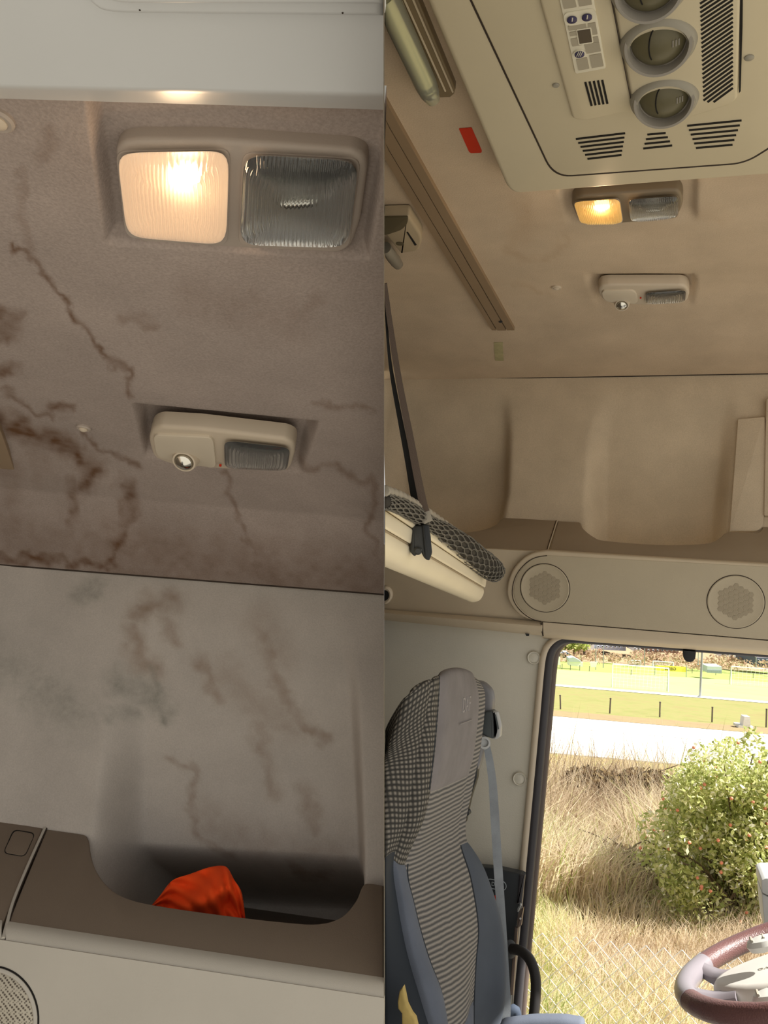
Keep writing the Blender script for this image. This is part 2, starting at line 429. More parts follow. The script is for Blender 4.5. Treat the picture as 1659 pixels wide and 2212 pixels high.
# ================================================================== LEFT SET: the stained cab, close up
HL = 0.616 * FL.loc(525, 430)[2]
cl = lambda y, z: (y, z)
bend = pp(FL, 520, 1035, HL / (FL.loc(520, 1035)[2] / FL.loc(520, 1035)[1]))
E1L = pp(FL, 415, 1249, bend[0] + 0.26)
mid = (bend[0] + 0.09, HL - 0.012)
LC = [(0.05, HL), (bend[0] - 0.05, HL), mid, E1L]
E2L = pp(FL, 200, 1803, E1L[0] - 0.01)
E3L = pp(FL, 415, 2062, E2L[0] - 0.15)
E4L = pp(FL, 415, 2104, E3L[0] - 0.012)
E5L = pp(FL, 415, 2500, E4L[0] + 0.03)
line1 = lambda x: 1216 + 0.0772 * x
def ceilL(off=0.0): return FL.plane(0, HL - off, 0, 1)
# headliner: a grid that follows the bend, with the two lamp recesses pressed in and its stains
def in_quad(X, Y, q, soft):
    """soft 0..1 mask inside a convex quad (clockwise in the picture), soft = falloff in px for each side"""
    m = np.ones(X.shape)
    for k in range(4):
        (x0, y0), (x1, y1) = q[k], q[(k + 1) % 4]; L = math.hypot(x1 - x0, y1 - y0)
        d = ((x1 - x0) * (Y - y0) - (y1 - y0) * (X - x0)) / L
        m = np.minimum(m, sstep(0, soft[k], d))
    return m
nu, nv = 260, 270; XS = np.linspace(-230, 829.2, nu)
PX = np.array([(x, 150 + (line1(x) + 6 - 150) * (j / (nv - 1))) for j in range(nv) for x in XS])
r1 = in_quad(PX[:, 0], PX[:, 1], [(172, 150), (860, 215), (800, 562), (224, 528)], (16, 26, 14, 26)) * 0.014
q2 = [(284, 868), (694, 908), (655, 1024), (312, 990)]
ramp2 = sstep(1035, 905, PX[:, 1] - (PX[:, 0] - 480) * 0.08)
r2 = in_quad(PX[:, 0], PX[:, 1], q2, (34, 26, 12, 10)) * 0.034 * (0.25 + 0.75 * ramp2)
P = []
for (x, y), d in zip(PX, r1 + r2):
    p, n = FL.hit(x, y, LC); P.append(p - n * d + n * 0.0)
veins = [(10, .8, [(30, 535), (60, 560), (95, 590), (110, 612), (140, 650), (165, 690), (190, 720), (212, 745), (240, 785), (275, 800), (285, 850)]),
 (9, .7, [(0, 835), (30, 850), (60, 875), (85, 890), (120, 900)]), (16, .8, [(105, 880), (150, 878)]), (30, .95, [(-60, 880), (0, 905), (60, 930), (120, 955), (170, 985), (205, 1022), (185, 1050)]),
 (24, .7, [(150, 1045), (160, 1100), (150, 1122)]), (26, .9, [(272, 1050), (282, 1100), (266, 1150), (250, 1190), (235, 1222)]), (20, .9, [(-80, 1208), (0, 1204), (100, 1206), (235, 1222)]),
 (9, .65, [(180, 935), (210, 970), (260, 992), (300, 1000)]), (26, .75, [(-30, 668), (35, 690), (5, 725), (-40, 740)]), (16, .7, [(-30, 800), (32, 800)]), (8, .6, [(485, 1028), (495, 1070), (510, 1110), (540, 1190), (562, 1250)]),
 (12, .55, [(655, 1012), (720, 1010), (760, 1028), (800, 1042), (806, 1080), (792, 1125), (815, 1200)]), (18, .38, [(270, 680), (300, 690), (328, 702)]), (22, .25, [(640, 685), (690, 645)]),
 (16, .28, [(45, 370), (48, 470), (60, 545)]), (46, .38, [(20, 1010), (30, 1120), (60, 1190)]), (110, .5, [(240, 1190), (520, 1235), (829, 1268)]), (90, .4, [(-100, 1120), (60, 1160), (230, 1190)]), (30, .4, [(-40, 1060), (-20, 1180)]), (60, .2, [(420, 640), (640, 700)]), (10, .4, [(680, 870), (760, 880), (800, 895)]),  # the widest bands darken the headliner's lower edge
 (40, .3, [(80, 980), (120, 1130), (200, 1190)]), (26, .35, [(110, 290), (100, 340)]), (30, .3, [(560, 245), (829, 262)])]  # last stroke darkens the strip along the white unit
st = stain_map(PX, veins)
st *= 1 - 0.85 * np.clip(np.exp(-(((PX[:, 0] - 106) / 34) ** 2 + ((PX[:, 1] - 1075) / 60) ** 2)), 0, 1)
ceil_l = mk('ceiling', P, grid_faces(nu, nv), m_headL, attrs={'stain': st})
tag(ceil_l, 'grey brown fabric headliner with brown water stains', 'headliner', kind='structure')
tube('seam_or_shade_line', [FL.hit(x, line1(x) + 4, LC)[0] for x in np.linspace(-230, 829.2, 20)], 0.0018, m_seam, ceil_l, 6)  # dark tube stands in for the shade under the headliner's edge
# side panel with its pocket
def pocket_depth(PX, pk):
    X, Y = PX[:, 0], PX[:, 1]; d = np.zeros(len(PX))
    for L, R, y0, y1, D, wl, wr in pk:
        ly, lx = [p[1] for p in L], [p[0] for p in L]; ry, rx = [p[1] for p in R], [p[0] for p in R]
        a = X - np.interp(Y, ly, lx); b = np.interp(Y, ry, rx) - X
        m = sstep(0, wl, a) * sstep(0, wr, b); d = np.maximum(d, D * m * sstep(y0, y1, Y))
    return d
WL = plane_of(FL, (E1L[0] + 0.012, E1L[1]), (E2L[0], E2L[1]))
nu, nv = 220, 230
PX = np.array([(x, line1(x) - 22 + (2060 + 0.15 * x - line1(x)) * (j / (nv - 1))) for j in range(nv) for x in np.linspace(-230, 829.2, nu)])
dp = pocket_depth(PX, [([(282, 1300), (270, 1360), (236, 1480), (205, 1700), (192, 1830), (200, 2100)], [(762, 1340), (770, 1400), (781, 1500), (787, 1700), (792, 1850), (785, 2100)], 1310, 1880, 0.10, 80, 34)])
dp = dp * 0.85 + 0.26 * sstep(1810, 1965, PX[:, 1] - 0.06 * (PX[:, 0] - 200)) * np.clip(dp / 0.10, 0, 1)
P = [WL(*p) - WL.n * d for p, d in zip(PX, dp)]
wst = stain_map(PX, [(34, .65, [(295, 1320), (340, 1300), (372, 1292)]), (30, .55, [(288, 1370), (300, 1430), (335, 1445)]), (22, .5, [(360, 1340), (380, 1390)]), (26, .5, [(430, 1430), (462, 1500)]),
 (22, .5, [(568, 1370), (590, 1460), (630, 1530), (652, 1572), (692, 1590)]), (24, .42, [(540, 1550), (556, 1620), (570, 1705)]), (30, .4, [(640, 1700), (662, 1790)]), (26, .6, [(600, 1872), (630, 1890), (675, 1885)]),
 (16, .5, [(400, 1655), (380, 1720), (392, 1800), (440, 1832), (470, 1850)]), (60, .3, [(480, 1460), (620, 1560)]), (70, .28, [(420, 1770), (560, 1840), (690, 1850)]), (14, .5, [(340, 1630), (400, 1665)]), (60, .25, [(560, 1340), (600, 1420)])])
mou = stain_map(PX, [(44, .6, [(250, 1470), (300, 1490), (335, 1510)]), (34, .6, [(175, 1285), (212, 1272)]), (16, .7, [(328, 1450), (335, 1500), (345, 1545)]), (80, .45, [(-60, 1420), (60, 1470), (160, 1540)]), (26, .5, [(240, 1540), (285, 1540)])])
wall_l = mk('wall_left', P, grid_faces(nu, nv), m_wallL, attrs={'stain': wst, 'mould': mou})
tag(wall_l, 'soft grey side panel with moulded pocket and brown stains', 'side panel', kind='structure')
# ledge with scalloped pocket lip, rounded ridge and speaker face, two lengths meeting at a seam
LEDL = plane_of(FL, E2L, E3L)
lip = [(192, 1816), (196, 1842), (206, 1875), (230, 1910), (265, 1935), (330, 1953), (480, 1975), (620, 1991), (690, 1994), (738, 1979), (768, 1946), (783, 1913), (797, 1907), (829.2, 1912)]
rl = lambda x: 1998 + 0.150 * x
lipc = cr([(172, 1800), (186, 1804)] + lip, 4)
m_lip = []
def ledge_plate(name, top, x0, x1, seamlab):
    px = list(top) + [(x, rl(x)) for x in np.linspace(x1, x0, 10)]
    P = [LEDL(*p) for p in px]; v, f = slab(P, LEDL.n, 0.012, 0.003)
    o = mk(name, v, f, m_ledgeL, angle=40); return o
o = ledge_plate('trim_1', [(100, 1790)] + lipc, 14, 829.2, ''); tag(o, 'dark brown moulded ledge with scalloped pocket lip', 'ledge trim', kind='structure')
A_ = [LEDL(x, rl(x) + 12) - LEDL.n * 0.014 for x in np.linspace(-230, 829.2, 12)]; B_ = [p + FL.vec((0, 0.62, 0.02)) for p in A_]; A_, B_ = ([p - right * max(0, (p - CAM).dot(right) + 0.0008) for p in q] for q in (A_, B_))
v, f = solid_grid(A_ + B_, 12, 2, FL.vec((0, 0, 1)), 0.006); mk('pocket_floor', v, f, m_ledgeL, o, smooth=False)  # shelf added to keep ground bounce out of the pocket
top2 = [(-230, 1732), (-100, 1754), (0, 1768.5), (94, 1788)]
o2 = ledge_plate('trim_2', top2, -230, 5, ''); tag(o2, 'dark brown ledge end piece with square cover', 'ledge trim', kind='structure')
def sweep_plate(name, fr, prof, xa, xb, rows, mat, th=0.006, nx=30, **kw):
    """a skin between picture rows (functions of x) lying on an extruded profile"""
    P = []; nv_ = len(rows)
    for k, rw in enumerate(rows):
        for i in range(nx):
            t = i / (nx - 1); x = xa(rw) + (xb(rw) - xa(rw)) * t if callable(xa) else xa + (xb - xa) * t
            p, n = fr.hit(x, rw(x), prof); P.append(p)
    n = nrm(np.cross(P[1] - P[0], P[nx] - P[0])); 
    if n.dot(P[0] - CAM) > 0: n = -n
    v, f = solid_grid(P, nx, nv_, n, th); return mk(name, v, f, mat, angle=50, **kw)
# ridge as a rounded bead between ledge and face
for nm, xa, xb, lab in (('trim_3', 14, 829.2, 'pale rounded ridge below the brown ledge'), ('trim_4', -230, 5, 'pale rounded ridge end piece at the picture edge')):
    P = []; nx = 24; c0 = []
    for k in range(9):
        t = k / 8
        for i in range(nx):
            x = xa + (xb - xa) * i / (nx - 1)
            y = rl(x) - 10 + (50 + 0.004 * x) * t
            pr = [(E2L[0], E2L[1]), E3L, E4L, E5L]
            p, n = FL.hit(x, y, pr, 0.0005 + 0.0035 * math.sin(math.pi * t)); P.append(p)
    v, f = solid_grid(P, nx, 9, LEDL.n, 0.008)
    tag(mk(nm, v, f, m_faceL, angle=60), lab, 'ridge trim', kind='structure')
FCL = plane_of(FL, E4L, E5L)
px = [(x, 2030 + 0.152 * x) for x in np.linspace(-230, 829.2, 14)] + [(829.2, 2420), (-230, 2420)]
o = plate('trim_5', px, FCL, m_faceL, th=0.01); tag(o, 'grey beige speaker face below the ridge', 'speaker face', kind='structure')
# seam bead and square cover
tube_px = [(97, 1790), (60, 1872), (30, 1945), (17, 1990)]
sb = thing('seam_strip', LEDL(60, 1872), 'thin pale seam strip between the two dark brown ledge pieces', 'trim strip')
tube('bead', [LEDL(*p) + LEDL.n * 0.0005 for p in cr(tube_px, 5)] + [FL.hit(9, 2030, [E3L, E4L, E5L], 0.004)[0]], 0.0024, m_faceL, sb)
tube('gap', [LEDL(p[0] + 3.5, p[1]) + LEDL.n * 0.0004 for p in cr(tube_px, 5)], 0.0012, m_seam, sb)
sq = rounded([(29, 1791), (77, 1799), (54, 1851), (6, 1843)], 12)
cv = thing('switch_cover', LEDL(40, 1820), 'small square blank cover set in the dark brown ledge', 'cover')
plate('gap', sq, LEDL, m_dark, cv, th=0.002, off=0.0004)
plate('cover', rounded([(31, 1793), (75, 1801), (53, 1849), (8, 1841)], 11), LEDL, m_ledgeL, cv, th=0.003, bev=0.0006, off=0.0009)
# speaker
spc = FCL(-22, 2205); spr = np.linalg.norm(FCL(85, 2200) - spc)
sp = thing('speaker', spc, 'round speaker grille with fine perforations at the lower picture edge', 'speaker')
lathe('gap', spc, FCL.n, [(spr, -0.003), (spr, 0.0008), (spr * .97, 0.0008), (spr * .97, -0.001)], m_dark, sp, 64)
lathe('rim', spc, FCL.n, [(spr * .97, -0.002), (spr * .97, 0.002), (spr * .95, 0.003), (spr * .91, 0.0032), (spr * .88, 0.0015), (0.0001, 0.001)], m_faceL, sp, 64)
m_perf = NB('perforated grille'); cc = m_perf.coord(); mp = m_perf.n('ShaderNodeMapping'); mp.inputs['Rotation'].default_value = (0, 0.9, 0.4); m_perf.l(cc, mp.inputs[0])
vo = m_perf.n('ShaderNodeTexVoronoi'); vo.inputs['Scale'].default_value = 290; vo.inputs['Randomness'].default_value = 0.15; m_perf.l(mp.outputs[0], vo.inputs['Vector'])
m_perf.l(m_perf.ramp(vo.outputs['Distance'], [(0.3, srgb(88, 78, 66)), (0.5, srgb(186, 178, 160))]), m_perf.p.inputs['Base Color']); m_perf.bump(vo.outputs['Distance'], 0.6); m_perf.p.inputs['Roughness'].default_value = 0.6
lathe('grille', spc, FCL.n, [(spr * .9, 0.0015), (spr * .86, 0.004), (spr * .5, 0.006), (0.0001, 0.0068)], m_perf.m, sp, 48)
# the white roof unit
s_lo, s_hi = ceilL(0.045), ceilL(0.016)
hp = thing('roof_unit', s_lo(400, 100), 'white roof unit with raised panel above the stained headliner', 'roof unit')
ea = [(x, 190 + 0.0205 * x) for x in np.linspace(-230, 829.2, 20)]; eb = [(x, 213 + 0.029 * x) for x in np.linspace(-230, 829.2, 20)]
rows = [[s_lo(x, -420) for x, _ in ea], [s_lo(x, y - 9) for x, y in ea]]
for k in range(1, 5):
    t = k / 5; rows.append([s_lo(x, y - 9) * (1 - t) ** 2 + 2 * t * (1 - t) * s_lo(x, y + 1) + t * t * (s_lo(x, y + 1) * .82 + s_hi(*e) * .18) for (x, y), e in zip(ea, eb)])
rows += [[s_hi(*e) for e in eb], [s_hi(x, y - 14) + FL.vec((0, 0, .012)) for x, y in eb]]
v, f = solid_grid(np.vstack(rows), 20, len(rows), FL.vec((0, 0, -1)), 0.0)
mk('body', np.vstack(rows), grid_faces(20, len(rows)), m_white, hp, angle=60)
ro = [(166, -60), (180, -8), (206, 22), (240, 34), (300, 37), (829.2, 43), (829.2, -420), (150, -420)]
plate('raised_panel', [p for p in cr(ro[:5], 5)] + ro[5:], s_lo, m_white, hp, th=0.008, bev=0.004, off=0.008)
ri = [(205, -60), (216, -20), (232, 2), (262, 12), (330, 13.5), (829.2, 15), (829.2, -420), (190, -420)]
plate('raised_centre', [p for p in cr(ri[:5], 5)] + ri[5:], s_lo, m_white, hp, th=0.008, bev=0.003, off=0.014)
for x, y in ((302, 22), (740, 28)): lathe('speck', lift(s_lo, .0081)(x, y), s_lo.n, [(0.0005, -.0005), (0.0004, 0.0002), (0.0001, 0.0004)], m_seam, hp, 8)
# lamps, caps, rail end, cloth
dome_lamp([(248, 328), (262, 310), (300, 304), (470, 305), (765, 326), (790, 340), (793, 365), (778, 480), (758, 535), (735, 549), (480, 538), (310, 526), (280, 505), (264, 450)],
          [(252, 330), (495, 325), (489, 530), (274, 512)], [(527, 332), (776, 346), (752, 536), (517, 530)], ceilL(-0.003), 'twin dome lamp with glowing peach lens in the stained headliner', m_lampL, m_litL, 27, 0.16, (398, 385))
reading_lamp([(320, 950), (328, 930), (345, 923), (430, 928), (618, 950), (636, 960), (637, 978), (628, 1012), (615, 1020), (480, 1014), (370, 1004), (330, 988)],
             [(330, 940), (460, 946), (467, 1013), (338, 988)], [(484, 950), (628, 966), (620, 1018), (485, 1012)], (404, 985), 0.0165, ceilL(0.004), FL.vec((0.03, -0.55, -0.8)), 'beige reading lamp with swivel spot in the stained headliner', (477, 1000))
for (x, y, r, lab) in ((181, 922, 0.0085, 'small domed screw cap beside the brown vein stain'), (-4, 256, 0.0105, 'domed screw cap at the picture edge below the white unit')):
    s = ceilL(0.0); c = s(x, y)
    cp = thing('screw_cap', c, lab, 'cap', 'caps on the stained headliner')
    lathe('rim', c, s.n, [(r, -0.002), (r, 0.002), (r * .85, 0.0035), (r * .6, 0.003)], m_lampL, cp, 24)
    lathe('dome', c, s.n, [(r * .62, 0.001), (r * .6, 0.004), (r * .35, 0.0058), (0.0001, 0.0062)], m_lamp2, cp, 24)
rt = thing('curtain_rail', ceilL()(10, 1000), 'grey rail end at the picture edge on the stained headliner', 'rail')
for a, b, c, d, mt, h in (((-120, 760), (-60, 760), (44, 1050), (20, 1056), m_rail, 0.007), ((-160, 800), (-124, 765), (17, 1055), (2, 1048), m_dark, 0.004), ((-230, 850), (-165, 805), (0, 1046), (-30, 1040), m_rail, 0.007)):
    plate('channel', [a, b, c, d], ceilL(0.006), mt, rt, th=h, bev=0.001)
# orange cloth tucked into the pocket: a crumpled surface
cth = [(322, 1962, .15), (345, 1935, .4), (372, 1902, .7), (410, 1888, .85), (450, 1874, 1.0), (478, 1870, 1.0), (492, 1876, .95), (505, 1900, .8), (522, 1930, .5), (530, 1992, .2)]
topc = cr([(a, b) for a, b, _ in cth], 6); NCU = len(topc); NCV = 22; P = []
LEDlip = lambda x, y: (LEDL(x, y), None)
for j in range(NCV):
    v = j / (NCV - 1)
    for i, (x, y) in enumerate(topc):
        u = i / (NCU - 1); xb, yb = 325 + 205 * u, 1962 + 50 * u
        X, Y = x + (xb - x) * v, y + (yb - y) * v
        base = WL(X, Y); fold = 0.012 * math.sin(u * 9 + v * 5) + 0.009 * abs(math.sin(u * 17 - v * 9)) + 0.022 * math.sin(math.pi * u) * math.sin(math.pi * min(1, v * 1.1)) - 0.024 * math.exp(-((X - 492) / 14) ** 2 - ((Y - 1950) / 16) ** 2) + 0.010 * abs(vnoise(X / 24, Y / 30, 9) - .5)
        P.append(base + nrm(CAM - base) * (0.012 + fold) - WL.n * 0.0)
v, f = solid_grid(P, NCU, NCV, WL.n, 0.002)
tag(mk('orange_cloth', v, f, m_cloth), 'crumpled orange red cloth stuffed in the moulded pocket', 'cloth')

# ================================================================== RIGHT SET: the clean cab
HR = 0.641
X0 = 829.9                                        # right set begins here, just past the divider
RC = [(0.05, HR), (1.74, HR), (1.88, HR - 0.009), pp(FR, 1245, 810, 2.12)]
E1R = RC[-1]
E2R = pp(FR, 1180, 1122, 2.10); E3R = pp(FR, 1420, 1205, 1.965); E4R = pp(FR, 1420, 1224, 1.955); E5R = pp(FR, 1400, 1366, 1.99); E6R = pp(FR, 1400, 1372, 1.99); E7R = pp(FR, 1430, 1394, 2.075)
def ceilR(off=0.0): return FR.plane(0, HR - off, 0, 1)
lineR = lambda x: 818 - 0.0181 * (x - 829)
# added board that parts the two cabs and keeps their light apart
dv = []
zs = [0.40, 0.62, 2.32, 2.32]
pts = [at(CX, -300, 0.24), at(CX, 300, 0.42), at(CX, 1000, 0.85), at(CX, 1250, 1.17), at(CX, 2000, 1.1), at(CX, 2500, 1.0), at(CX, 2500, 2.25), at(CX, -420, 2.25)]
v, f = slab([p + right * 0.0002 for p in pts], right, 0.0004)
tag(mk('wall_middle', v, f, m_divider, smooth=False), 'thin upright grey board between the two cab views', 'partition', kind='structure')
# headliner
nu, nv = 150, 150
PX = np.array([(x, -330 + (lineR(x) + 5 + 330) * (j / (nv - 1))) for j in range(nv) for x in np.linspace(X0, 1950, nu)])
r1 = in_quad(PX[:, 0], PX[:, 1], [(1204, 404), (1510, 380), (1503, 470), (1226, 480)], (8, 10, 10, 10)) * 0.012
r2 = in_quad(PX[:, 0], PX[:, 1], [(1262, 590), (1506, 590), (1500, 664), (1288, 664)], (18, 12, 12, 12)) * 0.016 * (0.2 + 0.8 * sstep(670, 600, PX[:, 1]))
P = []
for (x, y), d in zip(PX, r1 + r2):
    p, n = FR.hit(x, y, RC); P.append(p - n * d)
st = stain_map(PX, [(10, .3, [(1095, 535), (1130, 560), (1180, 558), (1215, 530), (1220, 510)]), (8, .3, [(1110, 610), (1140, 615), (1190, 640)]), (30, .25, [(1120, 440), (1140, 480), (1110, 520)]), (20, .2, [(1500, 460), (1560, 470)]), (60, .25, [(900, 420), (960, 560)])])
ceil_r = mk('ceiling', P, grid_faces(nu, nv), m_headR, attrs={'stain': st}); tube('seam_or_shade_line', [FR.hit(x, lineR(x) + 4, RC)[0] for x in np.linspace(X0, 1950, 20)], 0.0018, m_seam, ceil_r, 6)  # dark tube drawn where the headliner overhang would shade the panel
tag(ceil_r, 'clean beige fabric headliner behind the cream roof unit', 'headliner', kind='structure')
# side panel with two pockets
WR = plane_of(FR, (E1R[0] + 0.012, E1R[1]), E2R)
nu, nv = 200, 130
PX = np.array([(x, lineR(x) - 14 + (1215 + 0.05 * (x - 1180) - lineR(x)) * (j / (nv - 1))) for j in range(nv) for x in np.linspace(X0, 1950, nu)])
dp = pocket_depth(PX, [([(852, 840), (845, 880), (830, 955), (815, 1100), (810, 1220)], [(1100, 830), (1105, 870), (1108, 930), (1102, 1060), (1092, 1115), (1080, 1220)], 825, 1080, 0.07, 42, 26),
                       ([(1290, 835), (1280, 880), (1266, 950), (1258, 1090), (1262, 1220)], [(1597, 830), (1595, 900), (1590, 980), (1580, 1080), (1574, 1220)], 825, 1100, 0.07, 50, 40)])
P = [WR(*p) - WR.n * d for p, d in zip(PX, dp)]
tag(mk('wall_right', P, grid_faces(nu, nv), m_wallR, attrs={'stain': np.zeros(len(PX))}), 'clean beige side panel with two moulded pockets above the speakers', 'side panel', kind='structure')
fl = rounded([(1594, 905), (1652, 900), (1655, 1000), (1651, 1110), (1646, 1147), (1576, 1147), (1584, 1040)], [3, 3, 0, 0, 22, 2, 0])
tag(plate('pocket_flap', fl, WR, m_wallR, th=0.02, bev=0.0016, off=0.012), 'narrow padded flap beside the wide pocket at the picture edge', 'flap')
fl = rounded([(1655, 860), (1950, 860), (1950, 1116), (1650, 1114)], 5)
tag(plate('pocket_flap', fl, WR, m_wallR, th=0.02, bev=0.002, off=0.016), 'last padded flap cut off by the picture edge', 'flap')
# ledge
LEDR = plane_of(FR, E2R, E3R)
rr = lambda x: 1189 + 0.060 * (x - 1180)
def ledgeR(name, top, x0, x1, lab):
    px = list(top) + [(x, rr(x) + 3) for x in np.linspace(x1, x0, 8)]
    v, f = slab([LEDR(*p) for p in px], LEDR.n, 0.012, 0.003); return tag(mk(name, v, f, m_ledgeR, angle=40), lab, 'ledge trim', kind='structure')
t1 = cr([(X0, 1072), (868, 1105), (905, 1130), (950, 1143), (999, 1149), (1029, 1147), (1066, 1136), (1084, 1120), (1096, 1118), (1150, 1121), (1202, 1124.5)], 4)
ledgeR('trim_6', t1, X0, 1183, 'grey beige ledge piece behind the hanging net')
t2 = cr([(1205, 1125), (1240, 1127), (1254, 1129), (1261, 1142), (1284, 1160), (1312, 1168), (1420, 1176), (1520, 1174), (1552, 1163), (1570, 1149), (1600, 1149), (1640, 1149), (1652, 1120), (1680, 1117), (1950, 1130)], 4)
ledgeR('trim_7', t2, 1186, 1950, 'grey beige ledge with scalloped lip above the speaker face')
sb = thing('seam_strip', LEDR(1195, 1160), 'thin pale seam strip on the clean ledge', 'trim strip')
tube('bead', [LEDR(*p) + LEDR.n * 0.0004 for p in cr([(1203.5, 1125), (1194, 1155), (1186, 1180), (1183, 1193)], 4)], 0.0016, m_trimR, sb)
tube('gap', [LEDR(p[0] - 2, p[1]) + LEDR.n * 0.0004 for p in cr([(1203.5, 1125), (1194, 1155), (1186, 1180), (1183, 1193)], 4)], 0.001, m_seam, sb)
# base face behind, raised speaker face with its rounded bead, lower door header
FCR = plane_of(FR, E4R, E5R)
FB = FR.plane(E4R[0] + 0.012, E4R[1], E5R[1] - E4R[1], E4R[0] - E5R[0])
base = [(X0, 1176), (940, 1180), (1060, 1186), (1180, 1192)] + [(x, rr(x) + 2) for x in (1300, 1500, 1950)] + [(1950, 1420)] + [(x, 1368 + 0.079 * (x - 1172)) for x in (1659, 1400, 1172)] + [(1000, 1356), (X0, 1338)]
tag(plate('trim_8', base, FB, m_trimR, th=0.01), 'beige overhead panel behind the bunk end', 'overhead panel', kind='structure')
FW_ = [(1181, 1189), (1149, 1195), (1125, 1210), (1107, 1232), (1097, 1258), (1095, 1285), (1104, 1308), (1120, 1327), (1142, 1338), (1170, 1343)]
arcp = cr(FW_, 3)
outer = arcp + [(x, 1343 + 0.0825 * (x - 1172)) for x in (1300, 1500, 1950)] + [(x, rr(x) + 1) for x in (1950, 1700, 1500, 1300)]
tag(plate('trim_9', outer, FCR, m_trimR, th=0.014, bev=0.0045, off=0.006), 'beige speaker surround with rounded end above the door', 'speaker surround', kind='structure')
def shrink(pts, k, c): return [np.array(c) + (np.array(p) - np.array(c)) * k for p in pts]
arc2 = [(1184, 1199), (1160, 1203), (1140, 1214), (1122, 1234), (1112, 1256), (1109, 1283), (1116, 1304), (1132, 1323), (1152, 1336), (1171, 1341)]
inner = cr(arc2, 3) + [(x, 1342 + 0.0825 * (x - 1172)) for x in (1300, 1500, 1950)] + [(x, 1199 + 0.052 * (x - 1184)) for x in (1950, 1700, 1500, 1300)]
m_face2 = pm('beige speaker face', (184, 172, 148), 0.5, var=0.03, grain=0.35, gscale=600)
tag(plate('trim_10', inner, FCR, m_face2, th=0.014, bev=0.002, off=0.0068), 'beige speaker face holding two round grilles', 'speaker face', kind='structure')
gap = [(p[0] - 1.2, p[1]) for p in inner[:28]]
tube('seam_or_shade_line', [FCR(*p) + FCR.n * 0.0066 for p in gap], 0.0009, m_seam, bpy.data.objects['trim_10'])
# header below the face: rolls back to the door top
rows = []
NXH = 30; hx = np.linspace(1174, 1950, NXH)
pr = [E4R, E5R, E6R, E7R]
P = []
hr = [(1343, .0825, 0.010), (1350, .082, 0.011), (1360, .080, 0.010), (1368, .078, 0.006), (1373, .077, 0.0)]
for yy, sl, o_ in hr:
    for x in hx:
        p = FCR(x, yy + sl * (x - 1172)) + FCR.n * (o_ - 0.006); P.append(p)
bot = [at_y(x, 1379 + 0.0745 * (x - 1172), 2.07) for x in hx]; P += bot
v, f = solid_grid(P, NXH, 6, np.array([0, -1, 0]), 0.01)
tag(mk('trim_11', v, f, m_trimR, angle=60), 'beige rolled header above the open door', 'header trim', kind='structure')
hx2 = np.linspace(X0, 1171, 20); P = []
for k, (t, yr) in enumerate([(0, 1.985), (0.35, 1.98), (0.7, 1.985), (1, 2.01), (1.02, 2.07)]):
    for x in hx2:
        ya = 1316 + 0.078 * (x - 829); yb = 1339 + 0.098 * (x - 829); P.append(at_y(x, ya + (yb - ya) * t, yr - (0.0 if k else -0.004)))
v, f = solid_grid(P, 20, 5, np.array([0, -1, 0]), 0.008)
tag(mk('trim_12', v, f, m_trimR, angle=60), 'beige rolled lower edge above the seat pillar', 'header trim', kind='structure')
tube('seam_or_shade_line', [FCR(*p) + FCR.n * 0.006 for p in cr([(1170, 1343), (1171, 1356), (1174, 1372)], 4)], 0.0016, m_seam, bpy.data.objects['trim_11'])
# round speakers with hexagon grille pads
hexme = None
def speaker(px, py, r_px, lab, n_ring):
    global hexme
    c = lift(FCR, 0.0068)(px, py); R = np.linalg.norm(FCR(px + r_px, py) - FCR(px, py))
    t = thing('speaker', c, lab, 'speaker', 'speakers above the open door')
    lathe('gap_ring', c, FCR.n, [(R, -0.003), (R, 0.0006), (R * .965, 0.0006), (R * .965, -0.001)], m_seam, t, 64)
    lathe('cover', c, FCR.n, [(R * .97, -0.002), (R * .97, 0.0014), (R * .94, 0.0024), (R * .9, 0.0018), (R * .72, 0.001), (0.0001, 0.001)], m_face2, t, 64)
    s = R * .108; u, w, n_ = basis(FCR.n); k = 0
    for a in range(-6, 7):
        for b in range(-6, 7):
            q = u * (a * 1.5 * s * 1.05) + w * ((b + (a % 2) * .5) * math.sqrt(3) * s * 1.05)
            if np.linalg.norm(q) > R * .66: continue
            if hexme is None or hexme[1] != R:
                vs_ = []
                for rr_, h in ((s * 1.0, 0.0), (s * .97, 0.0006), (s * .9, 0.0008)):
                    for j in range(6):
                        an = math.pi / 3 * j; vs_.append((u * math.cos(an) + w * math.sin(an)) * rr_ + n_ * h)
                fs = grid_faces(6, 3, wrap=True) + [tuple(12 + j for j in range(6))]
                o = mk('hex_pad', [x + c for x in vs_], fs, m_hex, t, smooth=False); hexme = (o.data, R)
                OFFh = o
            else:
                o = bpy.data.objects.new('hex_pad', hexme[0]); col.objects.link(o); o.parent = t
            o.location = V(q + n_ * 0.0008)
m_hex = pm('speaker mesh pad', (164, 152, 130), 0.7, var=0.06, vscale=200, grain=0.8, gscale=700)
speaker(1177, 1270, 54.5, 'round speaker at the rounded end of the surround', 3)
hexme = None
speaker(1589, 1300, 64, 'larger round speaker near the picture edge above the door', 3)
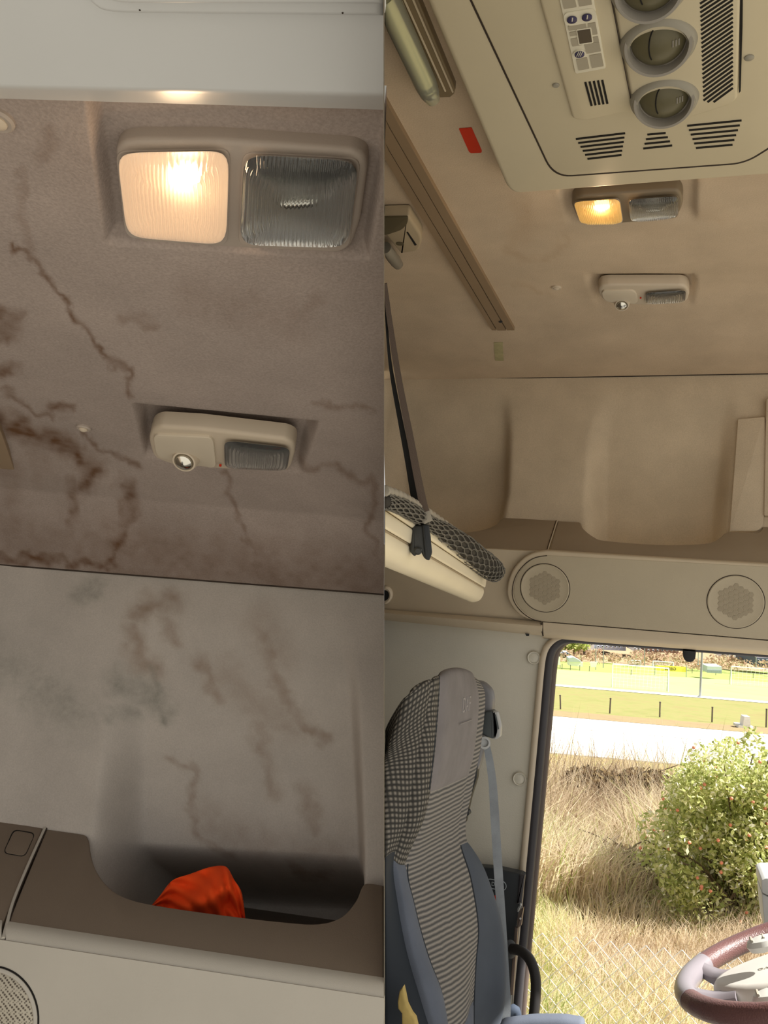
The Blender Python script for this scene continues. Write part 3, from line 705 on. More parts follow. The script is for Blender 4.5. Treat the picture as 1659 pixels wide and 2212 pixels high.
# pillar wall with caps, door seal
WP = FR.plane(2.075, 0, 1, 0)
op = [(1116, 2240), (1122, 2150), (1135, 2010), (1146, 1890), (1158, 1760), (1168, 1650), (1178, 1540), (1186, 1450), (1192, 1412), (1204, 1392), (1222, 1381), (1250, 1379)]
opc = cr(op, 4)
m_pillar = pm('painted pillar', (226, 222, 208), 0.6, var=0.03, grain=0.5, gscale=350)
wl = [(X0, 1326), (1000, 1344), (1172, 1364), (1250, 1372)] + [(p[0] - 12, p[1]) for p in reversed(opc)] + [(1060, 2700), (X0, 2700)]
tag(plate('wall_rear', wl, WP, m_pillar, th=0.03), 'pale painted pillar behind the driver seat', 'pillar', kind='structure')
tr = [np.array(p) for p in opc]
m_cream = pm('cream edge trim', (226, 212, 190), 0.5, var=0.02)
P = [WP(p[0] - 15 + (p[0] - 1150) * .02, p[1]) + np.array([0, -0.006, 0]) for p in opc]
tag(tube('trim_13', P, 0.0095, m_cream, n=10), 'cream edge trim along the door opening', 'edge trim', kind='structure')
m_seal = pm('dark rubber door seal', (66, 64, 68), 0.45, var=0.05)
P = [WP(p[0] - 3, p[1]) + np.array([0, -0.004, 0]) for p in opc] + [WP(x, 1381 + 0.0745 * (x - 1230)) + np.array([0, 0.02, 0]) for x in (1300, 1500, 1950)]
tag(tube('door_seal', P, [0.0115] * len(opc) + [0.008] * 3, m_seal, n=10), 'dark rubber seal around the open door', 'door seal')
P = [WP(p[0] + 6, p[1]) + np.array([0, 0.012, 0]) for p in opc]
m_frame = pm('brown door frame paint', (96, 84, 78), 0.5, var=0.05)
tag(tube('trim_14', P, 0.010, m_frame, n=8), 'brown painted door frame edge outside the seal', 'door frame', kind='structure')
for x, y, lab in ((1154, 1421, 'round plug cap on the pillar near the door top'), (1123, 1682, 'round plug cap on the pillar beside the seat belt')):
    c = WP(x, y); cp = thing('plug_cap', c, lab, 'cap', 'plug caps on the pillar')
    lathe('rim', c, WP.n, [(0.0155, -0.002), (0.0155, 0.006), (0.0135, 0.009), (0.0115, 0.008), (0.0112, 0.004)], m_pillar, cp, 32)
    lathe('plug', c, WP.n, [(0.0114, 0.001), (0.011, 0.006), (0.008, 0.0075), (0.0001, 0.008)], m_pillar, cp, 32)
ct = plate('door_catch', rounded([(1474, 1402), (1504, 1404.5), (1502, 1424), (1494, 1431), (1483, 1430), (1476, 1422)], [1, 1, 8, 6, 6, 8]), FR.plane(2.07, 0, 1, 0), m_black, th=0.02, bev=0.003)
tag(ct, 'dark rounded catch hanging from the door header', 'catch')
st_ = plate('trim_clip', [(1134, 1368), (1143, 1369), (1142, 1374), (1137, 1374)], FR.plane(2.0, 0, 1, 0), m_black, th=0.004); tag(st_, 'tiny black clip under the overhead panel', 'clip')
# grab ring at the divider
c = FB(833, 1285) + FB.n * 0.003; rg = thing('grab_ring', c, 'cream ring with dark slot at the middle edge below the bunk', 'ring')
lathe('rim', c, FB.n, [(0.0175, -0.002), (0.0175, 0.004), (0.014, 0.007), (0.0105, 0.005), (0.0105, 0.001)], m_cream, rg, 32, ref=(0.4, 0, 1), sx=1.25)
lathe('slot', c, FB.n, [(0.0105, 0.001), (0.0105, 0.0025), (0.0001, 0.0025)], m_black, rg, 24, ref=(0.4, 0, 1), sx=1.25)

# ------------------------------------------------------------------ roof unit with controls and vents
UB = ceilR(0.034); UT = ceilR(0.0)
un = thing('roof_unit', UB(1380, 200), 'cream roof air unit with vents and control keypad', 'air unit')
ol = rounded([(834, -200), (1100, 421), (1659, 379), (1950, 357), (1950, -320), (790, -320)], [0, 26, 0, 0, 0, 0])
def chamf(name, pxo, surf, th, bev, mat, parent, off=0): return plate(name, pxo, surf, mat, parent, th=th, bev=bev, off=off)
chamf('body', ol, UB, 0.036, 0.007, m_ac, un)
il = rounded([(1000, -30), (1195, 384), (1610, 354), (1668, 318), (1720, 200), (1720, -320), (880, -320)], [0, 40, 40, 10, 0, 0, 0], 8)
plate('gap', [p for p in il], UB, m_seam, un, th=0.002, off=0.0004)
il2 = rounded([(1004, -30), (1197, 381.5), (1609, 351.5), (1665.5, 316), (1716, 200), (1716, -320), (884, -320)], [0, 40, 40, 10, 0, 0, 0], 8)
plate('inner_panel', il2, UB, m_ac2, un, th=0.003, bev=0.0012, off=0.0016)
co = rounded([(1118, -160), (1162, -5), (1236, 258), (1262, 262), (1370, 240), (1330, 40), (1285, -160)], [0, 0, 6, 6, 0, 0, 0])
plate('control_console', co, UB, m_ac2, un, th=0.008, bev=0.004, off=0.006)
vb = rounded([(1290, -160), (1322, 0), (1362, 206), (1372, 240), (1400, 262), (1470, 262), (1578, 228), (1594, 215), (1606, -160)], [0, 0, 6, 14, 20, 20, 8, 8, 0])
plate('vent_console', vb, UB, m_ac2, un, th=0.008, bev=0.004, off=0.0075)
plate('console_gap', [(1600, -160), (1606, -160), (1604, 60), (1600, 197), (1596, 202), (1598, 60)], UB, m_dark, un, th=0.002, off=0.0062)
tube('seam_or_shade_line', [lift(UB, .0074)(*p) for p in cr([(1290, -160), (1321, 0), (1361, 206), (1370, 238)], 5)], 0.0006, m_seam, un)
m_kp = pm('white keypad', (226, 220, 200), 0.4, var=0.02); m_key = pm('grey key', (168, 160, 142), 0.5, var=0.03); m_blue = pm('blue button', (62, 58, 92), 0.4, var=0.05); m_disp = pm('brown display', (78, 68, 58), 0.25, var=0.04)
US = ceilR(0.041)
kp = plate('keypad', rounded([(1172, -170), (1250, -185), (1309, 148), (1243, 160)], [3, 3, 5, 5]), UB, m_kp, un, th=0.002, bev=0.0005, off=0.0075)
def kq(s, t):                                   # keypad coordinates: s across 0..1, t down in picture rows
    l = np.array([1207 + 0.226 * t, t]); r = np.array([1281.5 + 0.186 * t - 0.0 * t, t - 12]); return l + (r - l) * s
def key(name, s0, s1, t0, t1, mat, off=0.0083): return plate(name, rounded([kq(s0, t0), kq(s1, t0), kq(s1, t1), kq(s0, t1)], 1.5), UB, mat, kp, th=0.001, off=off)
for a in ((.09, .46, -60, 21), (.54, .91, -60, 21), (.09, .62, 58, 68), (.09, .40, 72, 80), (.68, .91, 60, 85), (.09, .40, 86, 102), (.46, .91, 102, 122), (.70, .91, 90, 101), (.12, .46, 130, 154), (.54, .91, 127, 154)): key('key', *a, m_key)
pb = [kq(.02, 34), kq(.9, 30)]
plate('button_surround', rounded([kq(.02, 30), kq(.98, 30), kq(.98, 58), kq(.02, 58)], 14), UB, m_kp, kp, th=0.001, off=0.0086)
for x, y in ((1235.7, 42), (1268, 36.8), (1252, 116.8)):
    if y > 100: lathe('button_surround', lift(UB, 0.0086)(x, y), UB.n, [(0.0068, -.001), (0.0068, 0.0006), (0.0001, 0.0006)], m_kp, kp, 24)
    b_ = lathe('button', lift(UB, 0.0092)(x, y), UB.n, [(0.0050, 0), (0.0050, 0.0012), (0.0042, 0.0018), (0.0001, 0.0019)], m_blue, kp, 24)
    if y > 100:
        for k in (-1, 0, 1):
            tube('symbol', [lift(UB, 0.0112)(x + k * 4 - 2.5, y + 5), lift(UB, 0.0112)(x + k * 4 + 2.5, y - 5)], 0.0004, m_kp, b_, 6)
    else: tube('symbol', [lift(UB, 0.0112)(x, y + 4), lift(UB, 0.0112)(x + 1, y - 3)], 0.0006, m_kp, b_, 6)
plate('display_frame', rounded([(1244.5, 64.5), (1277, 60), (1282, 93), (1250, 97.5)], 3), UB, m_kp, kp, th=0.001, off=0.0088)
plate('display', [(1247, 67), (1275, 63), (1279, 91), (1252, 95)], UB, m_disp, kp, th=0.001, off=0.0092)
def bar(x0, y0, x1, y1, w, off, mat=m_dark):
    d = nrm((x1 - x0, y1 - y0, 0))[:2]; n = np.array([-d[1], d[0]]) * w / 2; a, b = np.array([x0, y0]), np.array([x1, y1])
    plate('slot', [a - n, b - n, b + n, a + n], UB, mat, un, th=0.001, off=off, smooth=False)
for k in range(5):
    t = k / 4; bar(1264.5 + 36.5 * t, 178.5 - 4.5 * t, 1278 + 34 * t, 229 - 4.5 * t, 4.6, 0.0068)
plate('sensor_hole', [(1287.5, 248.5), (1305.5, 245.5), (1302, 250), (1290, 251.5)], UB, m_dark, un, th=0.001, off=0.0024)
def lerp2(a, b, t): return np.array(a) + (np.array(b) - np.array(a)) * t
for A0, A1, B0, B1, n_ in (((1244, 301), (1350.5, 288.5), (1269, 344), (1342.5, 335.5), 6), ((1398.5, 291.5), (1438, 288), (1389.5, 321.5), (1452, 315), 4), ((1484.5, 272.5), (1602, 261), (1503.5, 320.5), (1582.5, 313.5), 6)):
    for k in range(n_):
        t = k / (n_ - 1); a, b = lerp2(A0, B0, t), lerp2(A1, B1, t); bar(a[0], a[1], b[0], b[1], 3.2, 0.0024)
for k in range(42):                               # slanted grille slots
    y = -175 + k * 9.5; xa, xb = 1511 + 0.036 * (y + 20), 1583
    y1 = y - 42 if True else y
    a, b = np.array([xa + 1, y + 22]), np.array([xb, y - 24])
    if a[1] > 221: b = b + 0; a = lerp2(a, b, (a[1] - 221) / (a[1] - b[1])) if b[1] < 219 else a
    if b[1] > 217: continue
    bar(a[0], a[1], b[0], b[1], 4.2, 0.0079)
for x, y, r in ((1618.5, 123.5, 0.0050), (1201, 183, 0.0040)):
    lathe('screw_cap', lift(UB, .0016)(x, y), UB.n, [(r, -.001), (r, 0.0012), (r * .8, 0.002), (0.0001, 0.0022)], m_acg, un, 20)
m_ball = pm('olive grey vent ball', (96, 90, 66), 0.35, var=0.08, vscale=40); m_ring = pm('grey mauve vent ring', (148, 142, 132), 0.35, var=0.03)
vax = FR.vec(nrm((0.0, -0.42, -0.9)))
for (x, y), rb in (((1402, -26), 0.0275), ((1421.5, 95), 0.0290), ((1434, 217), 0.0285)):
    c = lift(UB, 0.012)(x, y)
    vt = lathe('vent_hood', lift(UB, 0.004)(x + 1, y - 10), nrm(UB.n + vax * .5), [(rb * 1.34, -0.004), (rb * 1.33, 0.003), (rb * 1.28, 0.008), (rb * 1.18, 0.0115), (rb * 1.05, 0.0125), (rb * .98, 0.010), (rb * .97, -0.004)], m_acg, un, 40)
    lathe('vent_ring', c, vax, [(rb * 1.2, -0.006), (rb * 1.2, 0.002), (rb * 1.14, 0.0055), (rb * 1.04, 0.0055), (rb * 1.0, 0.002), (rb * .99, -0.006)], m_ring, vt, 48)
    ball = lathe('vent_ball', c - vax * 0.012, vax, [(rb * 1.0 * math.cos(a), rb * .62 * math.sin(a)) for a in np.linspace(0, math.pi / 2 - 0.001, 9)], m_ball, vt, 40)
    u, w, n_ = basis(vax)
    def onball(a, b): 
        r = math.hypot(a, b); return c - vax * 0.012 + (u * a + w * b) * rb + vax * (rb * .62 * math.sqrt(max(0, 1 - r * r)) + 0.0004)
    sgn = 1 if w.dot(FR.vec((0, 1, 0))) < 0 else -1
    tube('fin_edge', [onball(-0.08 - 0.22 * math.cos(q) , sgn * (0.62 * math.sin(q))) for q in np.linspace(-0.9, 1.2, 12)], 0.0007, m_dark, ball, 6)
    for k in range(3): tube('grip_ridge', [onball(0.5 + 0.1 * k, -0.1 + j * .06) for j in range(5)], 0.0007, m_ring, ball, 6)

# ------------------------------------------------------------------ strip lamp, rail, bracket, label, tape, cap
sl = thing('strip_lamp', ceilR()(900, 60), 'long fluorescent strip lamp beside the cream roof unit', 'lamp')
S1 = ceilR(0.010)
def vpl(p, y):                                    # picture line from p toward the across-cab vanishing point, at row y
    return (p[0] + (1450 - p[0]) * (y - p[1]) / (1370 - p[1]), y)
XB = X0
m_lbase = pm('taupe lamp base', (120, 104, 78), 0.4, var=0.03)
bs = [(X0, -150), (vpl((984, 193), -150)[0] if vpl((984, 193), -150)[0] > X0 else X0, -150), (904, 0), (984, 193), (981, 204), (973, 211), (915, 214), (907, 185), (X0, 30)]
plate('base', bs, S1, m_lbase, sl, th=0.010, bev=0.002)
for a, b in (((874, 0), (962, 196)), ((893, 0), (978, 198))):
    tube('ridge', [S1(*vpl(b, -60) if False else (a[0] - (b[0] - a[0]) * .35, -68)) + S1.n * .0005, S1(*a) + S1.n * .0005, S1(*b) + S1.n * .0005], 0.0012, m_trimR, sl, 6)
m_diff = glassy('lamp diffuser', (0.9, 0.93, 0.8), 0.08, 0.35, (1, 1, 0.85))
pa, pb_ = np.array([812, -60]), np.array([934, 190])
tp = [lerp2((835.0, -30), (933, 188), t) for t in np.linspace(-.3, 1, 14)]
m_tubew = pm('milky tube', (222, 216, 176), 0.35, var=0.02)
P = [S1(*p) + S1.n * 0.012 for p in tp if p[0] > X0 + 22 or True]
P = [S1(max(p[0], 0), p[1]) + S1.n * 0.012 for p in [lerp2((868, 50), (928, 172), t) for t in np.linspace(-0.62, 1, 14)]]
tube('diffuser', [S1(*lerp2((866, 40), (936, 196), t)) + S1.n * 0.011 for t in np.linspace(-0.5, 1, 14)], [0.0135] * 12 + [0.0125, 0.009], m_diff, sl, 16)
tube('fluorescent_tube', P, 0.0085, m_tubew, sl, 14)
for t in (0.86, 0.97): 
    q = lerp2((868, 50), (931, 178), t); q2 = lerp2((868, 50), (931, 178), t + 0.06)
    tube('end_ring', [S1(*q) + S1.n * 0.012, S1(*q2) + S1.n * 0.012], 0.0095, pm('olive lamp end', (92, 96, 62), 0.3) if t < .9 else m_chrome, sl, 14)
rl_ = thing('curtain_rail', ceilR()(980, 500), 'long triple channel curtain rail on the clean headliner', 'rail')
def railpt(i, t):                                 # i: edge 0..3, t: 0 far left .. 1 end
    A = [(X0, 330), (X0, 292), (X0, 240), (X0, 199)][i]; B = [(1063, 706), (1075, 706), (1096, 706), (1112, 706)][i]; return lerp2(A, B, t)
for a, b, mt, of in ((0, 1, m_rail, .008), (1, 2, m_rail, .0085), (2, 3, m_rail, .008)):
    P = []
    for t in np.linspace(0, 1, 20):
        q0, q1 = railpt(a, t), railpt(b, t)
        if b < 3: q1 = q1 - np.array([2.2, 0])
        for q in (q0, q1):
            p, n = FR.hit(q[0], q[1], RC, of); P.append(p)
    v, f = solid_grid(P, 2, 20, FR.vec((0, 0, -1)), 0.008); mk('channel', v, f, mt, rl_, smooth=False)
P = []
for t in np.linspace(0, 1, 20):
    for q in (railpt(0, t), railpt(3, t) - np.array([3, 0])): p, n = FR.hit(q[0], q[1], RC, 0.003); P.append(p)
v, f = solid_grid(P, 2, 20, FR.vec((0, 0, -1)), 0.003); mk('back_channel', v, f, m_dark, rl_, smooth=False)
p, n = FR.hit(1082, 686, RC, 0.0085); lathe('slider', p, n, [(0.004, -0.002), (0.004, 0.002), (0.0001, 0.003)], m_black, rl_, 10)
CB = ceilR(0.022)
bk = thing('rail_bracket', ceilR()(870, 500), 'grey brown bracket with rod stub at the middle edge', 'bracket')
m_brk = pm('grey brown bracket plastic', (166, 150, 124), 0.45, var=0.03); m_bdark = pm('dark olive cover', (82, 74, 54), 0.4, var=0.03)
plate('body', rounded([(X0, 470), (884, 469), (914, 515), (905, 543), (865, 549), (X0, 505)], [0, 5, 16, 10, 4, 0]), CB, m_brk, bk, th=0.02, bev=0.005)
plate('cover', rounded([(X0, 471), (882, 470), (880, 484), (868, 497), (838, 507), (X0, 508)], [0, 4, 6, 8, 2, 0]), CB, m_bdark, bk, th=0.003, bev=0.0008, off=0.0015)
lathe('screw_hole', lift(CB, .0005)(864, 526.5), CB.n, [(0.0068, -.001), (0.0068, .0006), (0.0001, 0.0002)], m_bdark, bk, 20)
bar_ = plate('slit', [(878, 502), (881, 501), (900, 529), (896, 531)], CB, m_dark, bk, th=0.001, off=0.0006)
tube('rod', [CB(X0 + 2, 535) , CB(845, 552), CB(855, 565), CB(860, 572), CB(863, 577)], [0.0105, 0.0105, 0.0105, 0.009, 0.004], pm('grey rod', (140, 134, 122), 0.35, 0.3), bk, 16)
tag(plate('warning_label', rounded([(991, 278), (1019, 276), (1041, 326), (1040, 330), (1017, 331), (1013, 328)], 2), ceilR(0.0008), m_red, th=0.0006), 'small red label stuck on the headliner beside the roof unit', 'label')
p, n = FR.hit(1077, 760, RC, 0.0006)
tp_ = lambda x, y: FR.hit(x, y, RC, 0.0007)[0]
P = [tp_(x, y) for x, y in ((1067, 739), (1086, 739), (1087, 760), (1088, 779), (1070, 779), (1068, 760))]
v, f = slab(P, n, 0.0004); tag(mk('adhesive_tape', v, f, m_tape, smooth=False), 'yellowed strip of tape below the rail end', 'tape')
s = ceilR(); c = s(1202, 620); cp = thing('screw_cap', c, 'small domed screw cap on the clean headliner', 'cap')
lathe('rim', c, s.n, [(0.0095, -0.002), (0.0095, 0.002), (0.008, 0.0035), (0.006, 0.003)], m_lamp2, cp, 24); lathe('dome', c, s.n, [(0.006, 0.001), (0.0058, 0.004), (0.003, 0.0055), (0.0001, 0.006)], m_lamp2, cp, 24)
dome_lamp([(1234, 442), (1240, 430), (1256, 423), (1440, 410), (1466, 411), (1474, 424), (1475, 444), (1466, 464), (1448, 474), (1330, 484), (1262, 484), (1246, 470)],
          [(1238, 436), (1338, 429), (1346, 483), (1254, 484)], [(1357, 430), (1466, 423), (1464, 470), (1362, 480)], ceilR(0.006), 'twin dome lamp with glowing amber lens behind the roof unit', m_lampR, m_litR, 24, 0.25, (1300, 447), rad=12)
reading_lamp([(1291, 630), (1296, 619), (1312, 616), (1470, 616), (1484, 620), (1490, 634), (1484, 652), (1470, 657), (1390, 660), (1320, 656), (1300, 648)],
             [(1297, 629), (1374, 628), (1380, 657), (1306, 652)], [(1394, 632), (1482, 626), (1480, 652), (1394, 657)], (1344, 652), 0.015, ceilR(0.010), FR.vec(nrm((0, -0.55, -0.8))), 'beige reading lamp with swivel spot on the clean headliner', (1384, 640))

# ------------------------------------------------------------------ upper bunk end with net, strap and buckle
m_bunk = pm('cream bunk plastic', (240, 228, 200), 0.42, var=0.02)
bd = RW @ nrm((464, 309, 1957))                   # direction the bunk runs
def bk_sec(pxs, z=1.86): return [at(x, y, z) for x, y in pxs]
bn = thing('folding_bunk', at(1000, 1260, 1.8), 'cream slatted bunk end hung on a strap above the driver seat', 'bunk')
up_n = nrm(np.cross(bd, RW @ np.array([1.0, 0.15, 0])))
def board(name, prof, far, near, r=3):
    """a moulding: section prof (picture points at the far end), run back toward the camera"""
    pr_ = rounded(prof, r, 4); a = np.array(bk_sec(pr_)); L = len(a); rings = [a.mean(0) + (a - a.mean(0)) * .94 + bd * .012, a]
    xc = (a - CAM) @ right; back = a - bd * ((xc - 0.0012) / bd.dot(right))[:, None]; rings.append(back); v_ = np.vstack(rings); f_ = grid_faces(L, 3, wrap=True) + [tuple(range(L)), tuple(reversed([2 * L + i for i in range(L)]))]
    return mk(name, v_, f_, m_bunk, bn, angle=35)
NEAR = 0.5
def clipx(near_px, far_px): pass
# sections at the far end (picture), depth behind the front face hidden
board('board', [(1026, 1222), (1053, 1231), (1053, 1246), (1050, 1249), (1024, 1236)], 0, NEAR)
board('board', [(1024, 1237.5), (1050, 1250.5), (1048, 1267), (1046, 1269), (1022, 1257)], 0, NEAR)
board('rounded_rail', [(1022, 1260), (1046, 1272), (1044, 1284), (1036, 1297), (1022, 1302), (1008, 1298), (1000, 1275)], 0, NEAR, 6)
board('groove', [(1020, 1257), (1044, 1268.5), (1043, 1273), (1018, 1262)], 0, NEAR - .0, 1).data.materials[0] = m_brk
m_net = pm('grey cord net', (112, 108, 100), 0.8, var=0.2, vscale=120)
nt = thing('storage_net', at(960, 1150, 1.6), 'bunched grey cord net along the bunk edge', 'net')
cen = cr([(X0 + 1, 1083), (862, 1092), (900, 1112), (935, 1134), (965, 1154), (1000, 1180), (1030, 1205), (1052, 1222), (1068, 1234), (1075, 1240)], 4)
ZB = lambda x, d=0.03: np.interp(x, [829, 870, 915, 960, 1000, 1050, 1085], [.95, 1.05, 1.18, 1.36, 1.54, 1.79, 1.86]) - d
N = len(cen); zc_ = np.array([ZB(p[0]) for p in cen]); rad = np.interp(np.linspace(0, 1, N), [0, .2, .32, .42, .55, .75, .9, .97, 1], [17, 18, 15, 22, 27, 26, 22, 17, 8])
cen3 = [at(x, y, z) for (x, y), z in zip(cen, zc_)]; rad3 = [r * z / F for r, z in zip(rad, zc_)]
# honeycomb cords wound over the roll: two families of wavy cords plus a dark core
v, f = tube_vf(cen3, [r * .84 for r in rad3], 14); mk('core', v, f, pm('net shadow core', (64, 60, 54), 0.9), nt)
T = [nrm(cen3[min(i + 1, N - 1)] - cen3[max(i - 1, 0)]) for i in range(N)]
def roll(sv, an, k=1.0):
    x = sv * (N - 1); i = min(int(x), N - 2); t = x - i
    c = cen3[i] * (1 - t) + cen3[i + 1] * t; r = rad3[i] * (1 - t) + rad3[i + 1] * t; tt = nrm(T[i] * (1 - t) + T[i + 1] * t)
    u, w, _ = basis(tt, up); return c + (u * math.cos(an) + w * math.sin(an)) * r * k
cords = []
NC = 22
for k in range(NC):
    pts_ = []
    for j in range(150):
        sv = j / 149; ph = (k % 2) * math.pi
        wob = 0.42 * (2 * math.pi / NC) * (1 if math.sin(sv * 62 * math.pi / 2 + ph) > 0 else -1) * min(1, abs(2.2 * math.sin(sv * 62 * math.pi / 2 + ph)))
        pts_.append(roll(sv, 2 * math.pi * k / NC + wob + 0.8 * sv + 0.25 * math.sin(9 * sv), 1.0 + .06 * math.sin(7 * sv + k)))
    cords.append(tube_vf(pts_, 0.0010, 4))
v, f = join(*cords); o = mk('cords', v, f, m_net, nt); o['kind'] = 'stuff'
m_cord = pm('pale twisted cord', (160, 152, 138), 0.7, var=0.1)
cpt = cr([(X0 + 1, 1060), (862, 1070), (895, 1088), (920, 1104), (950, 1124), (985, 1148), (1005, 1160)], 6); Ncp = len(cpt)
P = [at(x, y, z) for (x, y), z in zip(cpt, [ZB(p[0], 0.035) for p in cpt])]
sub = []
for i in range(Ncp - 1):
    for k in range(6): sub.append(P[i] + (P[i + 1] - P[i]) * k / 6)
tube('twisted_cord', sub, [(0.0050 + 0.0010 * math.sin(i * 0.62)) * (1 if i < len(sub) - 30 else max(.25, (len(sub) - i) / 30)) for i in range(len(sub))], m_cord, nt, 10)
def ribbon(name, pts, w, mat, parent=None, th=0.0015, z=None, wdir=None, uvs=False):
    """flat webbing through picture points with depths z and half widths w in metres"""
    P = [at(x, y, zz) for (x, y), zz in zip(pts, z)]; NN = len(P); ve = []; 
    for i in range(NN):
        t = nrm(P[min(i + 1, NN - 1)] - P[max(i - 1, 0)]); view = nrm(CAM - P[i])
        s_ = nrm(np.cross(t, view)) if wdir is None else nrm(np.asarray(wdir) - t * t.dot(np.asarray(wdir))); n_ = np.cross(s_, t)
        ww = w[i] if isinstance(w, (list, np.ndarray)) else w
        ve += [P[i] - s_ * ww + n_ * th, P[i] + s_ * ww + n_ * th, P[i] + s_ * ww - n_ * th, P[i] - s_ * ww - n_ * th]
    fs = grid_faces(4, NN, wrap=True) + [(0, 1, 2, 3), tuple(4 * (NN - 1) + k for k in (3, 2, 1, 0))]
    return mk(name, ve, fs, mat, parent, angle=40)
ss = thing('hanging_strap', at(880, 950, 1.5), 'black and brown webbing strap holding up the bunk', 'strap')
m_strapk = pm('black webbing', (28, 27, 26), 0.7); m_strapb = pm('brown webbing', (92, 78, 68), 0.75, var=0.08, grain=0.4)
c1 = cr([(X0 + 1, 612), (845, 715), (863, 828), (884, 935), (900, 1020), (914, 1088), (920, 1108)], 5); n1_ = len(c1)
ribbon('front_webbing', c1, list(np.interp(np.linspace(0, 1, n1_), [0, .5, 1], [0.0026, 0.0042, 0.0054])), m_strapb, ss, z=np.linspace(1.02, 1.125, n1_))
c2 = cr([(X0 + 1, 640), (840, 760), (850, 830), (868, 925), (882, 1000), (893, 1064), (901, 1100)], 5)
ribbon('back_webbing', c2, list(np.interp(np.linspace(0, 1, n1_), [0, .5, 1], [0.0010, 0.0032, 0.0046])), m_strapk, ss, z=np.linspace(1.03, 1.135, n1_))
ribbon('webbing_loop', cr([(918, 1105), (922, 1118), (926, 1128)], 3), 0.0058, m_cord, ss, z=np.linspace(1.12, 1.12, 7), th=0.003)
SB = lambda z: None
class _S: pass
def depth_surf(z, tilt=(0, 0)):
    def fn(px, py): return at(px, py, z + tilt[0] * (px - 900) + tilt[1] * (py - 1150))
    a, b, c = fn(900, 1100), fn(950, 1100), fn(900, 1150); n_ = nrm(np.cross(b - a, c - a)); fn.n = -n_ if n_.dot(a - CAM) > 0 else n_; return fn
DS = depth_surf(1.125)
m_buck = pm('dark grey buckle plastic', (58, 58, 55), 0.4, var=0.05)
plate('buckle', rounded([(889, 1135), (926, 1133), (931, 1160), (933, 1195), (928, 1210), (918, 1208), (908, 1190), (896, 1203), (885, 1192), (888, 1165)], 5), DS, m_buck, ss, th=0.014, bev=0.003)
plate('buckle_cheek', rounded([(912, 1133), (927, 1133), (934, 1194), (928, 1211), (918, 1208)], 4), DS, m_black, ss, th=0.008, bev=0.002, off=0.004)
lathe('pin', DS(902, 1190) + DS.n * 0.002, DS.n, [(0.005, -0.003), (0.005, 0.002), (0.003, 0.004), (0.0001, 0.004)], m_buck, ss, 16)
plate('tongue', [(905, 1196), (911, 1187), (910, 1198)], DS, m_white, ss, th=0.001, off=0.003)

# ------------------------------------------------------------------ driver seat
def stripes(name, base, line, per, cross=None, rough=0.9):
    b = NB(name); uv = b.n('ShaderNodeUVMap').outputs[0]; sp_ = b.n('ShaderNodeSeparateXYZ'); b.l(uv, sp_.inputs[0])
    wob = b.math('MULTIPLY', b.noise(25, 2), 0.003)
    vv = b.math('ADD', sp_.outputs[1], wob)
    s_ = b.math('ADD', b.math('MULTIPLY', b.math('SINE', b.math('MULTIPLY', vv, 2 * math.pi / per)), 0.5), 0.5)
    if cross:
        c_ = b.math('ADD', b.math('MULTIPLY', b.math('SINE', b.math('MULTIPLY', sp_.outputs[0], 2 * math.pi / cross)), 0.5), 0.5); s_ = b.math('MULTIPLY', s_, b.math('ADD', b.math('MULTIPLY', c_, 0.9), 0.1))
    cc_ = b.mix(s_, srgb(*base), srgb(*line)); cc_ = b.mix(1.0, cc_, b.ramp(b.noise(700, 2), [(0.3, (.8, .8, .8, 1)), (0.7, (1.1, 1.1, 1.1, 1))]), 'MULTIPLY')
    b.l(cc_, b.p.inputs['Base Color']); b.p.inputs['Roughness'].default_value = rough; b.p.inputs['Specular IOR Level'].default_value = 0.15
    b.bump(s_, 0.5, 0.002); return b.m
m_chk = stripes('dotted seat weave', (62, 61, 59), (156, 150, 140), 0.0085, 0.0075)
m_str = stripes('striped seat weave', (86, 86, 87), (158, 153, 147), 0.0078)
m_pad = pm('grey velour', (124, 120, 122), 0.8, var=0.1, vscale=20, grain=0.4, gscale=500)
m_bol = pm('blue grey seat cloth', (98, 105, 119), 0.85, var=0.1, vscale=14, grain=0.35, gscale=900)
m_bol2 = pm('slate seat cloth', (80, 87, 98), 0.85, var=0.08, grain=0.3, gscale=900)
m_navy = pm('dark navy seat side', (44, 50, 58), 0.8, var=0.08)
m_foam = pm('yellowed foam', (202, 178, 112), 0.9, var=0.15, vscale=50)
# columns: S0 S B M1 MM M2 C then hidden D0 D1; rows from top to bottom (picture points)
rowsS = [
 [(925, 1472), (945, 1466), (955, 1463), (968, 1459), (990, 1457), (1012, 1459), (1022, 1464)],
 [(832, 1585), (880, 1508), (928, 1474), (948, 1464), (988, 1455), (1022, 1463), (1035, 1478)],
 [(832, 1660), (850, 1600), (916, 1546), (944, 1538), (992, 1524), (1033, 1512), (1046, 1508)],
 [(720, 1700), (806, 1660), (893, 1652), (934, 1648), (978, 1634), (1024, 1616), (1037, 1606)],
 [(700, 1790), (776, 1770), (874, 1768), (915, 1762), (958, 1742), (1003, 1718), (1018, 1706)],
 [(690, 1880), (760, 1872), (848, 1858), (874, 1868), (938, 1838), (992, 1808), (1004, 1800)],
 [(700, 1965), (772, 1962), (856, 1952), (888, 1962), (960, 1930), (1017, 1898), (1043, 1892)],
 [(715, 2060), (792, 2062), (874, 2056), (916, 2066), (985, 2030), (1033, 2000), (1074, 1990)],
 [(735, 2160), (812, 2162), (902, 2160), (948, 2152), (998, 2118), (1028, 2080), (1084, 2080)],
 [(760, 2270), (838, 2270), (932, 2262), (966, 2258), (1006, 2220), (1024, 2172), (1080, 2172)],
 [(790, 2400), (868, 2400), (960, 2390), (990, 2380), (1014, 2340), (1024, 2275), (1056, 2275)]]
YS = [1.34, 1.31, 1.34, 1.38, 1.53, 1.70, 1.77]
rows3 = []
